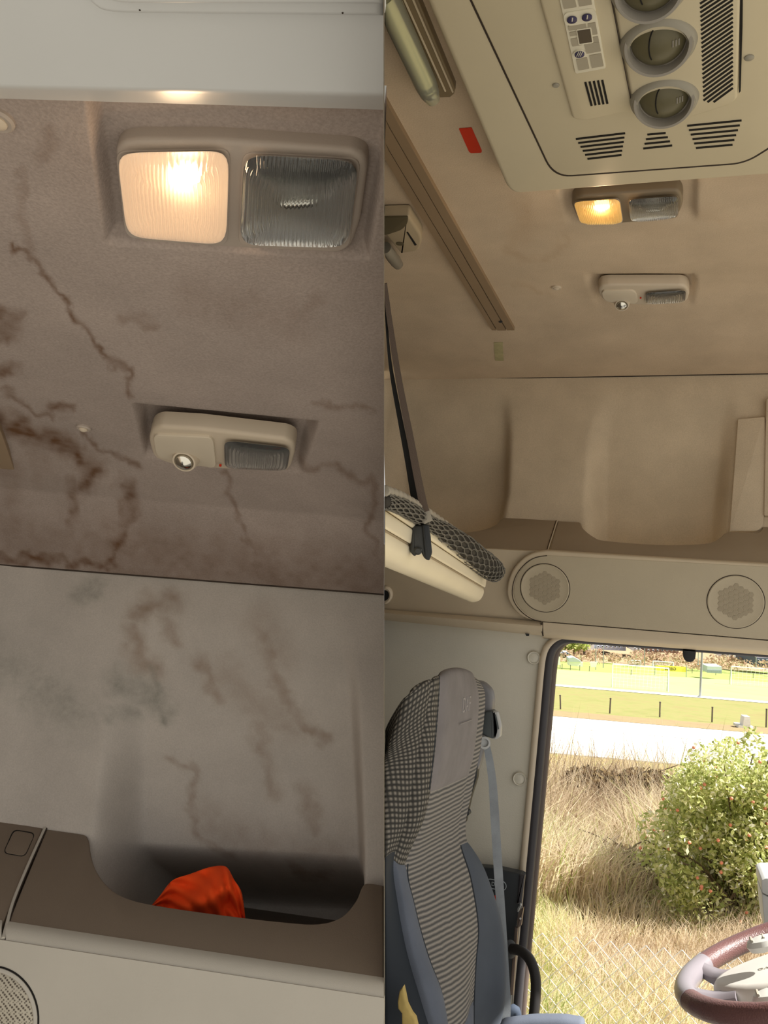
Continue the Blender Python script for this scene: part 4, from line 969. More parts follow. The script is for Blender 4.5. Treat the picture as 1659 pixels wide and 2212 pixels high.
for k_, r_ in enumerate(rowsS):
    r_ = [(max(x, 831.5 + 1.2 * i_), y) for i_, (x, y) in enumerate(r_)]
    q = [at_y(x, y, Y_) for (x, y), Y_ in zip(r_, YS)]
    q.append(q[-1] + np.array([-0.04, 0.02, -0.01])); q.append(q[-1] + np.array([-0.05, -0.03, -0.03])); rows3.append(cr(q, 8))
rows3[0] = [p + np.array([-0.015, 0.05, -0.012]) * sstep(8, 22, i_) for i_, p in enumerate(rows3[1])]
rows3 = [[p + right * max(0, 0.0015 - (p - CAM).dot(right)) for p in r_] for r_ in rows3]
NU = len(rows3[0]); NVr = len(rows3); PER = 10
colsS = [cr([rows3[j][i] for j in range(NVr)], PER) for i in range(NU)]
NV = len(colsS[0])
G = np.array([[colsS[i][j] for i in range(NU)] for j in range(NV)])
midc = G[:, 32]; vlen = np.concatenate([[0], np.cumsum(np.linalg.norm(np.diff(midc, axis=0), axis=1))])
ulen = np.stack([np.concatenate([[0], np.cumsum(np.linalg.norm(np.diff(G[j], axis=0), axis=1))]) for j in range(NV)])
seat = thing('driver_seat', (G[-1, 40][0], G[-1, 40][1], 1.45), 'driver seat with dotted and striped weave and grey headrest pad', 'seat')
def seatpart(name, i0, i1, j0, j1, mat, puff=0.0, shr=0.0):
    sub_ = G[j0:j1 + 1, i0:i1 + 1].copy(); nv_, nu_ = sub_.shape[:2]
    du = np.gradient(G, axis=1)[j0:j1 + 1, i0:i1 + 1]; dv_ = np.gradient(G, axis=0)[j0:j1 + 1, i0:i1 + 1]
    nn = np.cross(du, dv_); nn /= np.maximum(np.linalg.norm(nn, axis=2, keepdims=True), 1e-9); flip = np.sign(((CAM - sub_) * nn).sum(2).mean()); nn *= flip
    uu = np.linspace(0, 1, nu_)[None, :, None]; vv = np.linspace(0, 1, nv_)[:, None, None]
    sub_ += nn * (puff * (1 - (2 * uu - 1) ** 6) * (1 - (2 * vv - 1) ** 10))
    uvs = np.stack([ulen[j0:j1 + 1, i0:i1 + 1], np.broadcast_to(vlen[j0:j1 + 1, None], (nv_, nu_))], 2).reshape(-1, 2)
    return mk(name, sub_.reshape(-1, 3), grid_faces(nu_, nv_), mat, seat, uv=uvs)
JW = 5 * PER                                      # waist row
seatpart('upper_side', 0, 17, 0, JW - 2, m_chk, 0.004)
seatpart('lower_side', 0, 17, JW - 2, NV - 1, m_navy, 0.0)
seatpart('shoulder', 17, 25, 0, JW, m_chk, 0.002)
seatpart('near_bolster', 17, 25, JW, NV - 1, m_bol, 0.008)
seatpart('headrest_pad', 24, 40, 1, 36, m_pad, 0.008)
seatpart('centre_insert', 24, 40, 34, NV - 12, m_str, 0.004)
seatpart('lumbar_cover', 24, 40, NV - 12, NV - 1, m_bol, 0.004)
seatpart('far_edge', 40, 49, 0, JW + 2, m_str, 0.001)
seatpart('far_bolster', 40, 52, JW + 2, NV - 1, m_bol2, 0.008)
seatpart('back_shell', 49, NU - 1, 0, NV - 1, m_navy, 0.0)
for a_, b_, js in ((24, 24, range(2, 36)), (25, 25, range(JW, NV)), (40, 40, range(JW + 2, NV))):
    tube('piping', [G[j, a_] + nrm(CAM - G[j, a_]) * 0.004 for j in js], 0.0016, m_navy, seat, 6)
sm = [(885, 2128), (876, 2140), (870, 2165), (874, 2185), (880, 2195), (876, 2230), (905, 2230), (898, 2200), (890, 2190), (884, 2165), (889, 2145)]
sm = [(870, 2132), (862, 2142), (858, 2165), (859, 2180), (867, 2190), (868, 2240), (905, 2240), (896, 2200), (888, 2190), (878, 2170), (874, 2150)]
FS = FR.plane(1.285, 0, 1, 0); plate('torn_foam', sm, FS, m_foam, seat, th=0.01, bev=0.003)
def text_mesh(txt, fn, size, mat, parent, ux, uy, org, name, ext=0.0006, mirror=False):
    cu = bpy.data.curves.new('lettering', 'FONT'); cu.body = txt; cu.size = size; cu.extrude = ext; cu.align_x = 'CENTER'; cu.align_y = 'CENTER'
    ob = bpy.data.objects.new('lettering', cu); col.objects.link(ob); dg = bpy.context.evaluated_depsgraph_get(); me = bpy.data.meshes.new_from_object(ob.evaluated_get(dg))
    vv = [np.asarray(org) + np.asarray(ux) * (v_.co[0] * (-1 if mirror else 1)) + np.asarray(uy) * v_.co[1] + np.cross(ux, uy) * v_.co[2] for v_ in me.vertices]; ff = [tuple(p.vertices) for p in me.polygons]
    bpy.data.objects.remove(ob); return mk(name, vv, ff, mat, parent, smooth=False)
m_emb = pm('pale stitching', (150, 146, 146), 0.8)
g0 = G[20, 33]; gu = nrm(G[20, 37] - G[20, 29]); gv = nrm(G[16, 33] - G[24, 33]); gn = nrm(np.cross(gu, gv)); gv = np.cross(gn, gu)
if gn.dot(CAM - g0) < 0: gn = -gn
text_mesh('DAF', None, 0.036, m_emb, seat, gu, gv, g0 + gn * 0.0082, 'stitched_lettering', 0.0006)
tube('stitch_line', [g0 - gv * 0.028 + gn * 0.0095 + gu * t for t in np.linspace(-.05, .05, 6)], 0.0008, m_emb, seat, 6)
# headrest back shell and belt guide
m_shell = pm('grey shell plastic', (120, 120, 124), 0.4, var=0.04)
DY = FR.plane(1.80, 0, 1, 0)
plate('shell', rounded([(1015, 1468), (1042, 1473), (1060, 1490), (1064, 1510), (1062, 1540), (1050, 1570), (1036, 1650), (1014, 1705), (1000, 1600)], 10), DY, m_shell, seat, th=0.03, bev=0.008)
plate('shell_lower', rounded([(1005, 1660), (1032, 1640), (1030, 1680), (1016, 1725), (1004, 1780), (1000, 1740)], 5), DY, m_black, seat, th=0.02, bev=0.003)
plate('release_knob', rounded([(1000, 1748), (1012, 1752), (1014, 1760), (1002, 1768)], 3), DY, m_black, seat, th=0.02, bev=0.002, off=0.01)
D2 = FR.plane(1.79, 0, 1, 0)
m_gd = pm('slate belt guide', (84, 90, 92), 0.4); m_gl = pm('light belt guide rim', (170, 172, 172), 0.35)
bg_ = thing('belt_guide', D2(1060, 1570), 'grey seat belt guide on the headrest shell', 'belt guide')
plate('guide_body', rounded([(1046, 1537), (1064, 1534), (1070, 1548), (1072, 1580), (1066, 1597), (1050, 1592), (1038, 1585), (1040, 1560)], 5), D2, m_gd, bg_, th=0.03, bev=0.005)
plate('guide_rim', rounded([(1063, 1535), (1073, 1538), (1081, 1570), (1080, 1592), (1070, 1598), (1064, 1596), (1070, 1580), (1067, 1552)], 4), D2, m_gl, bg_, th=0.02, bev=0.004, off=0.003)
plate('guide_slot', [(1068.5, 1544), (1071.5, 1543), (1078, 1574), (1075, 1577)], D2, m_gd, bg_, th=0.002, off=0.0035)
lathe('guide_loop', D2(1046, 1604) + D2.n * 0.004, nrm((0.5, -1, 0.1)), [(0.012, -0.006), (0.013, 0.0), (0.012, 0.005), (0.008, 0.006), (0.007, 0)], m_gl, bg_, 20)
m_belt = pm('grey belt webbing', (152, 158, 164), 0.55, var=0.12, vscale=30, grain=0.4)
cb = cr([(1050, 1606), (1057, 1640), (1064, 1690), (1068, 1750), (1073, 1830), (1079, 1920), (1085, 2010), (1088, 2100), (1090, 2160), (1088, 2200), (1082, 2230)], 5); nb = len(cb)
wpx = np.interp([p[1] for p in cb], [1606, 1640, 1750, 1900, 2000, 2200], [7, 8, 9.5, 9.5, 9, 14]); zb = np.interp([p[1] for p in cb], [1606, 2200], [1.80, 1.70])
belt = ribbon('seat_belt', cb, list(wpx * zb / F), m_belt, None, z=zb, th=0.0008); tag(belt, 'grey seat belt webbing hanging beside the seat back', 'seat belt')
P = [at(x, y, 1.72) for x, y in cr([(1065, 2195), (1090, 2196), (1110, 2182), (1114, 2198), (1106, 2212), (1070, 2222)], 4)]
m_blc = pm('dark blue cloth fold', (64, 74, 90), 0.85)
tag(tube('seat_cover_fold', P, [0.004] + [0.011] * (len(P) - 2) + [0.004], m_blc, n=10), 'dark blue fold of seat cover at the foot of the belt', 'cloth fold')
# cushion front edge at the very bottom
P = []
for k, (t, yy) in enumerate(((0, 2216), (0.25, 2209), (0.5, 2206), (0.75, 2206), (1, 2212))):
    pass
cu_o = rounded([(1075, 2214), (1150, 2204), (1215, 2204), (1262, 2212), (1250, 2300), (1080, 2300)], 14)
tag(plate('seat_cushion', cu_o, FR.plane(1.66, 0, 1, 0), m_bol, th=0.03, bev=0.012), 'blue grey seat cushion edge at the bottom of the picture', 'seat cushion')
# ------------------------------------------------------------------ black storage bin, latch, grab handle
m_bin = pm('black storage bin plastic', (54, 58, 62), 0.4, var=0.06)
D3 = FR.plane(2.02, 0, 1, 0)
dp_ = thing('storage_bin', D3(1090, 2000), 'black storage bin with oval badge beside the open door', 'storage bin')
plate('front', rounded([(1020, 1872), (1070, 1876), (1125, 1888), (1132, 1892), (1118, 2000), (1106, 2120), (1098, 2300), (1010, 2300)], [0, 3, 3, 5, 0, 0, 0, 0]), D3, m_bin, dp_, th=0.03, bev=0.004)
plate('edge_lip', rounded([(1122, 1890), (1134, 1891), (1127, 1950), (1116, 1954)], 3), D3, m_seal, dp_, th=0.012, bev=0.003, off=0.008)
m_badge = pm('pale badge print', (176, 186, 192), 0.5)
bc = D3(1072, 1911); bu = np.array([1.0, 0, -0.02]); bw = np.array([0.0, 0, 1.0])
P = []
for k in range(40):
    a_ = 2 * math.pi * k / 40; x_, z_ = math.cos(a_), math.sin(a_); ex_ = 0.012 if x_ > 0 else -0.012
    P.append(bc + bu * (ex_ + x_ * 0.0095) + bw * z_ * 0.0095 + D3.n * 0.0006)
tube('badge_ring', P + [P[0]], 0.0009, m_badge, dp_, 6)
text_mesh('DAF', None, 0.0115, m_badge, dp_, bu, bw, bc + D3.n * 0.0006, 'badge_lettering', 0.0003)
plate('reflector_chip', [(1064, 1935), (1072, 1934), (1076, 1955), (1074, 1958)], D3, m_red, dp_, th=0.001, off=0.001)
D4 = FR.plane(2.0, 0, 1, 0)
lt = thing('door_latch', D4(1125, 1980), 'brushed brown latch plate on the door frame', 'latch')
m_latch = pm('brown metal', (122, 108, 100), 0.4, 0.5)
plate('latch_plate', rounded([(1122, 1968), (1131, 1960), (1126, 2000), (1117, 2005), (1116, 1990)], 2), D4, m_latch, lt, th=0.01, bev=0.001)
plate('latch_tab', rounded([(1118, 1962), (1124, 1953), (1126, 1957), (1120, 1970), (1117, 1970)], 1), D4, m_gl, lt, th=0.01, bev=0.001, off=0.003)
lathe('latch_screw', D4(1124, 1984) + D4.n * 0.001, D4.n, [(0.0022, -0.001), (0.002, 0.001), (0.0001, 0.0014)], m_white, lt, 10)
tag(plate('door_rail', [(1112, 2003), (1119, 2005), (1113, 2080), (1108, 2150), (1101, 2150), (1106, 2080)], D4, m_latch, th=0.008, bev=0.001), 'thin brown metal rail below the latch plate', 'rail')
gh = thing('grab_bar', at_y(1130, 2120, 1.93), 'black tubular grab handle curving beside the door opening', 'grab bar')
P = [at_y(x, y, Y_) for (x, y), Y_ in zip(cr([(1100, 2050), (1118, 2052), (1136, 2062), (1150, 2084), (1157, 2115), (1157, 2150), (1152, 2212), (1148, 2290)], 5), np.linspace(1.97, 1.90, 36))]
tube('bar', P, 0.0105, pm('black rubber', (46, 44, 44), 0.45), gh, 14)
lathe('flange', P[0], nrm(P[1] - P[0]), [(0.018, -0.006), (0.018, 0.004), (0.011, 0.008)], m_black, gh, 20)

# ------------------------------------------------------------------ steering wheel and dashboard corner
m_rim = NB('wheel rim leather'); 
m_rimL = pm('burgundy grained leather', (104, 72, 70), 0.4, var=0.06, grain=0.8, gscale=420, spec=0.5)
m_rimG = pm('grey smooth rim', (132, 126, 132), 0.35, var=0.04, spec=0.5)
m_hub = pm('grey hub plastic', (206, 203, 196), 0.45, var=0.03)
WC = at_y(1802, 2063, 1.56); wn_ = nrm((-0.419, 0.064, 1.0)); wu, ww, _ = basis(wn_, (1, 0, 0)); WRD = 0.225; WR_ = 0.0165
sw = thing('steering_wheel', WC, 'burgundy and grey steering wheel by the open door', 'steering wheel')
def rim(name, a0, a1, mat, r): return tube(name, [WC + (wu * math.cos(a) + ww * math.sin(a)) * WRD for a in np.linspace(a0, a1, 40)], r, mat, sw, 18)
def angpx(px, py):
    best = None
    for k in range(720):
        a = math.pi * k / 360; p = WC + (wu * math.cos(a) + ww * math.sin(a)) * WRD - CAM; q = RW.T @ p; d = math.hypot(q[0] / q[2] * F + CX - px, q[1] / q[2] * F + CY - py)
        if best is None or d < best[0]: best = (d, a)
    return best[1]
aL, aM = angpx(1515, 2075), angpx(1492, 2165)
if aM < aL: aL, aM = aM, aL
rim('rim_thumb_section', aL, aM, m_rimG, WR_ * 1.02); rim('rim_grip', aM, aL + 2 * math.pi, m_rimL, WR_)
HC = WC + wn_ * 0.004 - wu * 0.03
hubq = [HC + wu * (.155 * math.cos(a)) + ww * (.095 * math.sin(a)) for a in np.linspace(0, 2 * math.pi, 32, endpoint=False)]
v, f = slab(hubq, wn_, 0.05, 0.015); mk('hub', v, f, m_hub, sw, angle=40)
am = (aL + aM) / 2
for a_, s_ in ((aL + 0.12, 1), (aM - 0.12, -1)):
    e_ = WC + (wu * math.cos(a_) + ww * math.sin(a_)) * (WRD - 0.01); st0 = HC - wu * 0.12 + ww * (0.045 * np.sign(math.sin(a_))) - wn_ * 0.014; md = (e_ + st0) / 2 - wn_ * 0.006
    ps = cr([e_, md, st0], 8); sd_ = nrm(np.cross(wn_, e_ - st0)); ve = []
    for i, p in enumerate(ps):
        w_ = 0.012 + 0.012 * (i / 16) ** 1.5
        ve += [p - sd_ * w_ + wn_ * .004, p - sd_ * w_ * .6 + wn_ * .009, p + sd_ * w_ * .6 + wn_ * .009, p + sd_ * w_ + wn_ * .004, p + sd_ * w_ - wn_ * .006, p - sd_ * w_ - wn_ * .006]
    mk('spoke', ve, grid_faces(6, len(ps), wrap=True) + [tuple(range(6)), tuple(6 * (len(ps) - 1) + k for k in range(6))], m_rimG, sw, angle=50)
m_ctl = pm('pale control pod', (206, 206, 200), 0.4, var=0.05)
for px_, py_ in ((1652, 2034), (1668, 2150)):
    c = at_y(px_, py_, 1.55 if py_ < 2100 else 1.44)
    pod = lathe('control_pod', c - wn_ * .006, wn_, [(0.0001, -0.006), (0.019, -0.004), (0.022, 0.004), (0.019, 0.011), (0.010, 0.014), (0.0001, 0.015)], m_ctl, sw, 24, sx=1.3)
    for k in range(3): tube('pod_key', [c + wn_ * 0.0068 + wu * (-.018 + .018 * k) + ww * t for t in (-.012, 0, .012)], 0.0024, m_acg, pod, 6)
text_mesh('DAF', None, 0.012, m_acg, sw, wu, ww, HC + wn_ * 0.0005 - wu * 0.07, 'hub_lettering', 0.0004)
lathe('column', HC - wn_ * 0.03, -wn_, [(0.05, 0), (0.06, 0.04), (0.07, 0.12), (0.07, 0.3)], pm('dark column plastic', (84, 80, 84), 0.5), sw, 24)
ds_ = thing('dashboard', at_y(1700, 1960, 1.86), 'pale grey dashboard corner at the picture edge', 'dashboard')
D5 = FR.plane(1.86, 0, 1, 0)
m_dash = pm('pale dashboard plastic', (206, 208, 206), 0.5, var=0.03)
plate('upper_block', rounded([(1645, 1902), (1654, 1897), (1950, 1905), (1950, 1985), (1660, 1935), (1646, 1928)], [3, 3, 0, 0, 4, 4]), D5, m_dash, ds_, th=0.12, bev=0.001)
plate('lower_block', rounded([(1646, 1931), (1660, 1938), (1950, 1990), (1950, 2080), (1660, 2030), (1653, 2005), (1648, 1960)], [3, 4, 0, 0, 4, 8, 8]), D5, m_dash, ds_, th=0.10, bev=0.001, off=-0.004)
# cab floor and added light blockers
ibox('floor', -0.62, 1.6, 0.85, 2.05, 1.30, 1.36, pm('dark cab floor mat', (70, 68, 66), 0.9)); tag(bpy.data.objects['floor'], 'dark rubber cab floor', 'floor', kind='structure')
ibox('floor', -1.9, -0.68, -0.5, 1.9, 1.30, 1.36, bpy.data.materials['dark cab floor mat']); tag(bpy.data.objects['floor.001'], 'dark rubber floor added below the stained cab to cut bounce', 'floor', kind='structure')  # unseen floor added to keep ground bounce off the stained headliner
ibox('shade_wall', -1.34, -1.28, -0.5, 1.75, 1.36, 3.25, m_ledgeL); tag(bpy.data.objects['shade_wall'], 'brown wall added beside the stained headliner to cut light', 'wall', kind='structure')  # unseen side wall added to darken the stained cab
ibox('roof', -2.0, 0.93, 0.25, 2.25, 3.31, 3.35, m_white); tag(bpy.data.objects['roof'], 'pale roof slab added over the cabs to block sun', 'roof', kind='structure')  # unseen slab added against sun streaks; its end sets where sun falls
# parts beside the divider end flush at its face
for root_name in ('storage_net', 'hanging_strap', 'folding_bunk', 'driver_seat', 'grab_ring', 'strip_lamp', 'rail_bracket', 'curtain_rail.001'):
    for ch in bpy.data.objects[root_name].children_recursive:
        if ch.type != 'MESH': continue
        off_ = OFF[ch.name]
        for v_ in ch.data.vertices:
            d_ = 0.0006 - (np.array(v_.co) + off_ - CAM).dot(right)
            if d_ > 0: v_.co = v_.co + V(right * d_)

# ================================================================== OUTSIDE
ZR = -5.0                                         # road level below the camera
def veg(name, stops, rough=0.9):
    b = NB(name); a = b.n('ShaderNodeAttribute', attribute_name='tone').outputs['Fac']
    c_ = b.ramp(a, stops); b.l(c_, b.p.inputs['Base Color']); b.p.inputs['Roughness'].default_value = rough; b.p.inputs['Specular IOR Level'].default_value = 0.2
    tl = b.n('ShaderNodeBsdfTranslucent'); b.l(c_, tl.inputs[0]); mx = b.n('ShaderNodeMixShader'); mx.inputs[0].default_value = 0.5; b.l(b.p.outputs[0], mx.inputs[1]); b.l(tl.outputs[0], mx.inputs[2]); b.l(mx.outputs[0], b.out.inputs[0]); return b.m
def groundmat(name, c1, c2, c3, sc):
    b = NB(name); n1 = b.noise(sc, 6, 0.7); n2 = b.noise(sc * 9, 4)
    c = b.ramp(n1, [(0.3, srgb(*c1)), (0.5, srgb(*c2)), (0.7, srgb(*c3))]); c = b.mix(0.5, c, b.ramp(n2, [(0.3, srgb(*c1)), (0.7, srgb(*c3))]))
    b.l(c, b.p.inputs['Base Color']); b.p.inputs['Roughness'].default_value = 0.95; b.p.inputs['Specular IOR Level'].default_value = 0.1; return b.m
m_soil = groundmat('dry verge', (128, 106, 74), (160, 138, 98), (146, 140, 88), 0.8)
def gz(y): return float(np.interp(y, [13, 30], [0, ZR + 2.6]))
ys = [-12, -4, 2.3, 5, 8, 10, 12, 13, 14, 16, 19, 23, 27, 30, 45, 80, 130, 170]; xs = np.linspace(-70, 90, 41)
P = [(x, y, gz(y) + (0.06 * (vnoise(x / 1.5, y / 1.5, 3) - .5) if y < 13 else 0) - 0.05) for y in ys for x in xs]
tag(mk('ground', P, grid_faces(len(xs), len(ys)), m_soil, origin=(0, 0, 0)), 'dry grassy ground outside the truck', 'ground', kind='structure')
m_grav = groundmat('pale gravel', (142, 139, 133), (158, 155, 148), (150, 147, 140), 3.0)
v, f = box_vf((10, -4.2, -0.02), (80, 0, 0), (0, 8.6, 0), (0, 0, 0.05)); tag(mk('gravel_lot', v, f, m_grav, smooth=False), 'pale gravel ground added under the truck', 'gravel', kind='structure')  # unseen gravel added so the light bounced into the cabs stays neutral
def strip(name, yn, yf, mat, lab, cat, z=0.0, xa=1000, xb=1950, th=0.05, kind='structure'):
    """flat band on the road-level plane between two picture lines y = a + b*(x-1180)"""
    n_ = 12; P = [at_z(x, yn[0] + yn[1] * (x - 1180), ZR + z) for x in np.linspace(xa, xb, n_)] + [at_z(x, yf[0] + yf[1] * (x - 1180), ZR + z) for x in np.linspace(xb, xa, n_)]
    v, f = slab(P, (0, 0, 1), th); return tag(mk(name, v, f, mat, smooth=False), lab, cat, kind=kind)
m_road = pm('pale asphalt', (208, 206, 204), 0.85, var=0.05, vscale=2); m_line = pm('white road paint', (240, 240, 238), 0.7, var=0.02)
m_verge = groundmat('green verge', (122, 128, 74), (144, 144, 92), (140, 124, 88), 0.25)
m_verge2 = groundmat('brown verge', (136, 116, 92), (156, 134, 104), (134, 128, 90), 0.4)
m_field = groundmat('football turf', (168, 182, 118), (176, 188, 126), (162, 176, 110), 0.05)
m_field2 = groundmat('far turf', (142, 158, 90), (150, 165, 98), (136, 152, 84), 0.06)
strip('road', (1625, .088), (1545, .084), m_road, 'pale asphalt road beyond the dry grass', 'road', 0.0)
strip('road_edge_line', (1568.5, .0865), (1566, .0865), m_line, 'white line along the far side of the road', 'road marking', 0.02, th=0.01)
strip('verge', (1545, .084), (1533, .083), m_verge2, 'brown grass strip along the far road edge', 'verge', 0.02)
strip('bank', (1533, .083), (1480, .081), m_verge, 'green rough bank between road and football field', 'bank', 0.02)
strip('touch_line', (1480, .081), (1476.5, .080), m_line, 'white line along the near side of the football field', 'field marking', 0.06, th=0.02)
strip('football_field', (1477, .080), (1445, .060), m_field, 'pale green football field beyond the road', 'football field', 0.04)
strip('training_field', (1445, .060), (1424, .052), m_field2, 'bright green training pitch behind the football field', 'field', 0.04)
# hill
m_hill = groundmat('scrubby hillside', (150, 126, 106), (178, 148, 120), (140, 136, 100), 0.06)
nx, ny = 60, 14; P = []
for j in range(ny):
    t = j / (ny - 1)
    for x in np.linspace(1000, 1950, nx):
        yb = 1429 + .052 * (x - 1180); b0 = at_z(x, yb, ZR); zc0 = (b0 - CAM).dot(fwd)
        P.append(at(x, yb - 80 * t + (4 * (vnoise(x / 12, j * 1.3, 4) - .5) if 0 < j else 0), zc0 + 2 + 70 * t))
tag(mk('hill', P, grid_faces(nx, ny), m_hill), 'brown scrubby hillside behind the football fields', 'hill', kind='structure')
m_postd = pm('weathered post', (92, 84, 76), 0.8); m_steel = pm('galvanised steel', (150, 154, 158), 0.45, 0.3, var=0.05); m_wht = pm('white paint', (236, 238, 240), 0.5, var=0.02)
labs = ['first', 'second', 'third', 'fourth', 'fifth']
for (xt, yt), (xb_, yb_), w_ in (((1210, 1502), (1211, 1533), 'nearest the door seal'), ((1319, 1509), (1317, 1542), 'second from the door seal'), ((1426, 1517), (1425, 1550), 'third from the door seal'), ((1539, 1528), (1538, 1561), 'fourth from the door seal'), ((1656, 1532), (1655, 1572), 'at the picture edge')):
    b = at_z(xb_, yb_, ZR); r_ = ray(xt, yt); zc0 = (b - CAM).dot(fwd); t_ = at(xt, yt, zc0); ps = thing('fence_post', b, 'thin dark roadside fence post ' + w_, 'post', 'roadside fence posts')
    tube('shaft', [b - np.array([0, 0, .1]), (b + t_) / 2, t_], 0.05, m_postd, ps, 6); lathe('post_cap', t_, (0, 0, 1), [(0.06, -.02), (0.06, .02), (0.0001, .05)], m_postd, ps, 6)
m_blk = pm('pale concrete', (214, 214, 208), 0.85, var=0.06)
zc0 = (at_z(1612, 1574, ZR) - CAM).dot(fwd); CS = depth_surf(zc0); 
cbk = thing('concrete_marker', CS(1612, 1574), 'small white concrete marker at the far road edge', 'marker')
plate('base', [(1596, 1567), (1628, 1570), (1629, 1575), (1595, 1572)], CS, m_blk, cbk, th=0.8); plate('stump', [(1608, 1548), (1620, 1548.5), (1622, 1570), (1605, 1568)], CS, m_blk, cbk, th=0.5)
def pole(xt, yt, xb_, yb_, r, mat, lab, name='floodlight_pole', grp=None, zc=None):
    b = at_z(xb_, yb_, ZR) if zc is None else at(xb_, yb_, zc); z_ = (b - CAM).dot(fwd); t_ = at(xt, yt, z_); root = thing(name, b, lab, 'pole', grp)
    tube('mast', [b, (b + t_) / 2, t_], [r, r * .9, r * .8], mat, root, 10); lathe('foot', b, (0, 0, 1), [(r * 2, 0), (r * 2, r), (r, r * 1.5)], mat, root, 10)
pole(1518, 1380, 1512, 1507, 0.10, m_steel, 'thick grey floodlight mast at the near field edge')
for x_, y0_, y1_, w_ in ((1287, 1360, 1429, 'over the white advertising board'), (1303, 1360, 1448, 'left of the nearest goal'), (1392, 1365, 1440, 'above the small goals'), (1508, 1380, 1436, 'behind the thick floodlight mast'), (1633, 1390, 1440, 'near the dark shed roof')):
    pole(x_ + 1, y0_, x_, y1_, 0.06, m_steel, 'thin grey field mast ' + w_, 'field_mast', 'thin field masts', zc=118)
def goal(xl, yl, xr, yr, h, lab, grp, zc=None, r=0.06):
    a = at_z(xl, yl, ZR) if zc is None else at(xl, yl, zc); b = at_z(xr, yr, ZR) if zc is None else at(xr, yr, zc)
    za = (a - CAM).dot(fwd); hh = np.array([0, 0, h * za / F]); root = thing('football_goal', (a + b) / 2, lab, 'goal', grp)
    d = nrm(np.cross(b - a, (0, 0, 1))); d = d if d[1] < 0 else -d; d = -d * hh[2] * .45
    tube('upright', [a, a + hh], r, m_wht, root, 6); tube('upright', [b, b + hh], r, m_wht, root, 6); tube('crossbar', [a + hh, b + hh], r, m_wht, root, 6)
    for p in (a, b): tube('back_stay', [p + hh, p + hh * .9 + d * .4, p + d], r * .6, m_steel, root, 5)
    tube('ground_bar', [a + d, b + d], r * .6, m_steel, root, 5)
    nets = []
    for k in range(1, 14):
        t = k / 14; q = a + (b - a) * t; nets.append(tube_vf([q + hh, q + hh * .9 + d * .4, q + d], r * .13, 3, False))
    for k in range(1, 7): nets.append(tube_vf([a + hh * (1 - k / 7) + d * (k / 7), b + hh * (1 - k / 7) + d * (k / 7)], r * .13, 3, False))
    o = mk('goal_net', *join(*nets), m_wht, root); o['kind'] = 'stuff'
goal(1322, 1486, 1443, 1496, 51, 'white football goal on the near side of the pale field', 'football goals')
goal(1579, 1480, 1705, 1490, 40, 'white football goal cut off by the picture edge', 'football goals')
goal(1410, 1441, 1454, 1444, 13, 'small white goal behind the yellow banner', 'small far goals', zc=125, r=.07)
goal(1358, 1435, 1384, 1437, 9, 'smaller of the far white goals beside a thin mast', 'small far goals', zc=128, r=.06)
# banner seen from behind, boards, tent, hut, shed
m_yel = pm('yellow banner', (238, 226, 96), 0.7, var=0.04); m_ink = pm('black lettering', (44, 42, 44), 0.7)
BS = depth_surf(108.0); bn_ = thing('yellow_banner', BS(1450, 1455), 'yellow banner with mirrored dark lettering on the field fence', 'banner')
plate('cloth', [(1415, 1437), (1482, 1440.5), (1482, 1452), (1415, 1448)], BS, m_yel, bn_, th=0.02)
text_mesh('GIERSS', None, 0.46, m_ink, bn_, nrm(BS(1482, 1440.5) - BS(1415, 1437)), nrm(BS(1450, 1430) - BS(1450, 1450)), BS(1448, 1445) + BS.n * 0.03, 'mirrored_lettering', 0.01, mirror=True)
for x_ in (1415, 1483): tube('banner_post', [BS(x_, 1436), BS(x_ - .6, 1463)], 0.05, m_steel, bn_, 6)
m_tb = pm('pale blue tarpaulin', (186, 196, 202), 0.6, var=0.05)
tn = thing('field_shelter', BS(1243, 1440), 'white shelter with pale blue roof beside the pitch', 'shelter')
plate('wall', [(1229, 1428), (1259, 1431), (1259, 1440), (1230, 1438)], BS, m_wht, tn, th=1.2); plate('canopy', rounded([(1228, 1422), (1238, 1419.5), (1246, 1423), (1258, 1430), (1229, 1430)], 2), BS, m_tb, tn, th=1.4, off=0.2)
for pxs, lab in (([(1194, 1417), (1210, 1419), (1210, 1436), (1196, 1436)], 'white advertising board next to the door seal'), ([(1274, 1430), (1291, 1430), (1287, 1441), (1277, 1441)], 'tilted white advertising board left of the near goal')):
    bb = thing('advertising_board', BS(*pxs[2]), lab, 'board'); plate('face', pxs, BS, m_wht, bb, th=0.08); tube('leg', [BS(*pxs[2]), BS(pxs[2][0], pxs[2][1] + 6)], 0.05, m_steel, bb, 6)
hu = thing('field_hut', BS(1543, 1455), 'pale blue equipment hut behind the floodlight mast', 'hut')
plate('wall', [(1528, 1439), (1559, 1440), (1559, 1455), (1528, 1453)], BS, m_tb, hu, th=2.0); plate('base_panel', [(1528, 1447), (1559, 1448), (1559, 1455), (1528, 1453)], BS, pm('grey blue panel', (140, 152, 162), 0.7), hu, th=.1, off=.06)
for (x_, y_, w_) in ((1214, 1455, 'beside the first white board'), (1232, 1457, 'under the shelter'), (1252, 1458, 'right of the shelter'), (1273, 1460, 'under the tilted board'), (1363, 1468, 'behind the near goal'), (1495, 1464, 'right of the banner'), (1546, 1468, 'below the hut'), (1627, 1474, 'inside the cut off goal')):
    b = at_z(x_, y_ - 9, ZR); z_ = (b - CAM).dot(fwd); rp = thing('railing_post', b, 'short thin field railing post ' + w_, 'post', 'field railing posts'); tube('shaft', [b, b + np.array([0, 0, 12 * z_ / F])], 0.035, m_postd, rp, 5); lathe('foot', b, (0, 0, 1), [(0.08, 0), (0.08, .05), (0.03, .08)], m_postd, rp, 6)
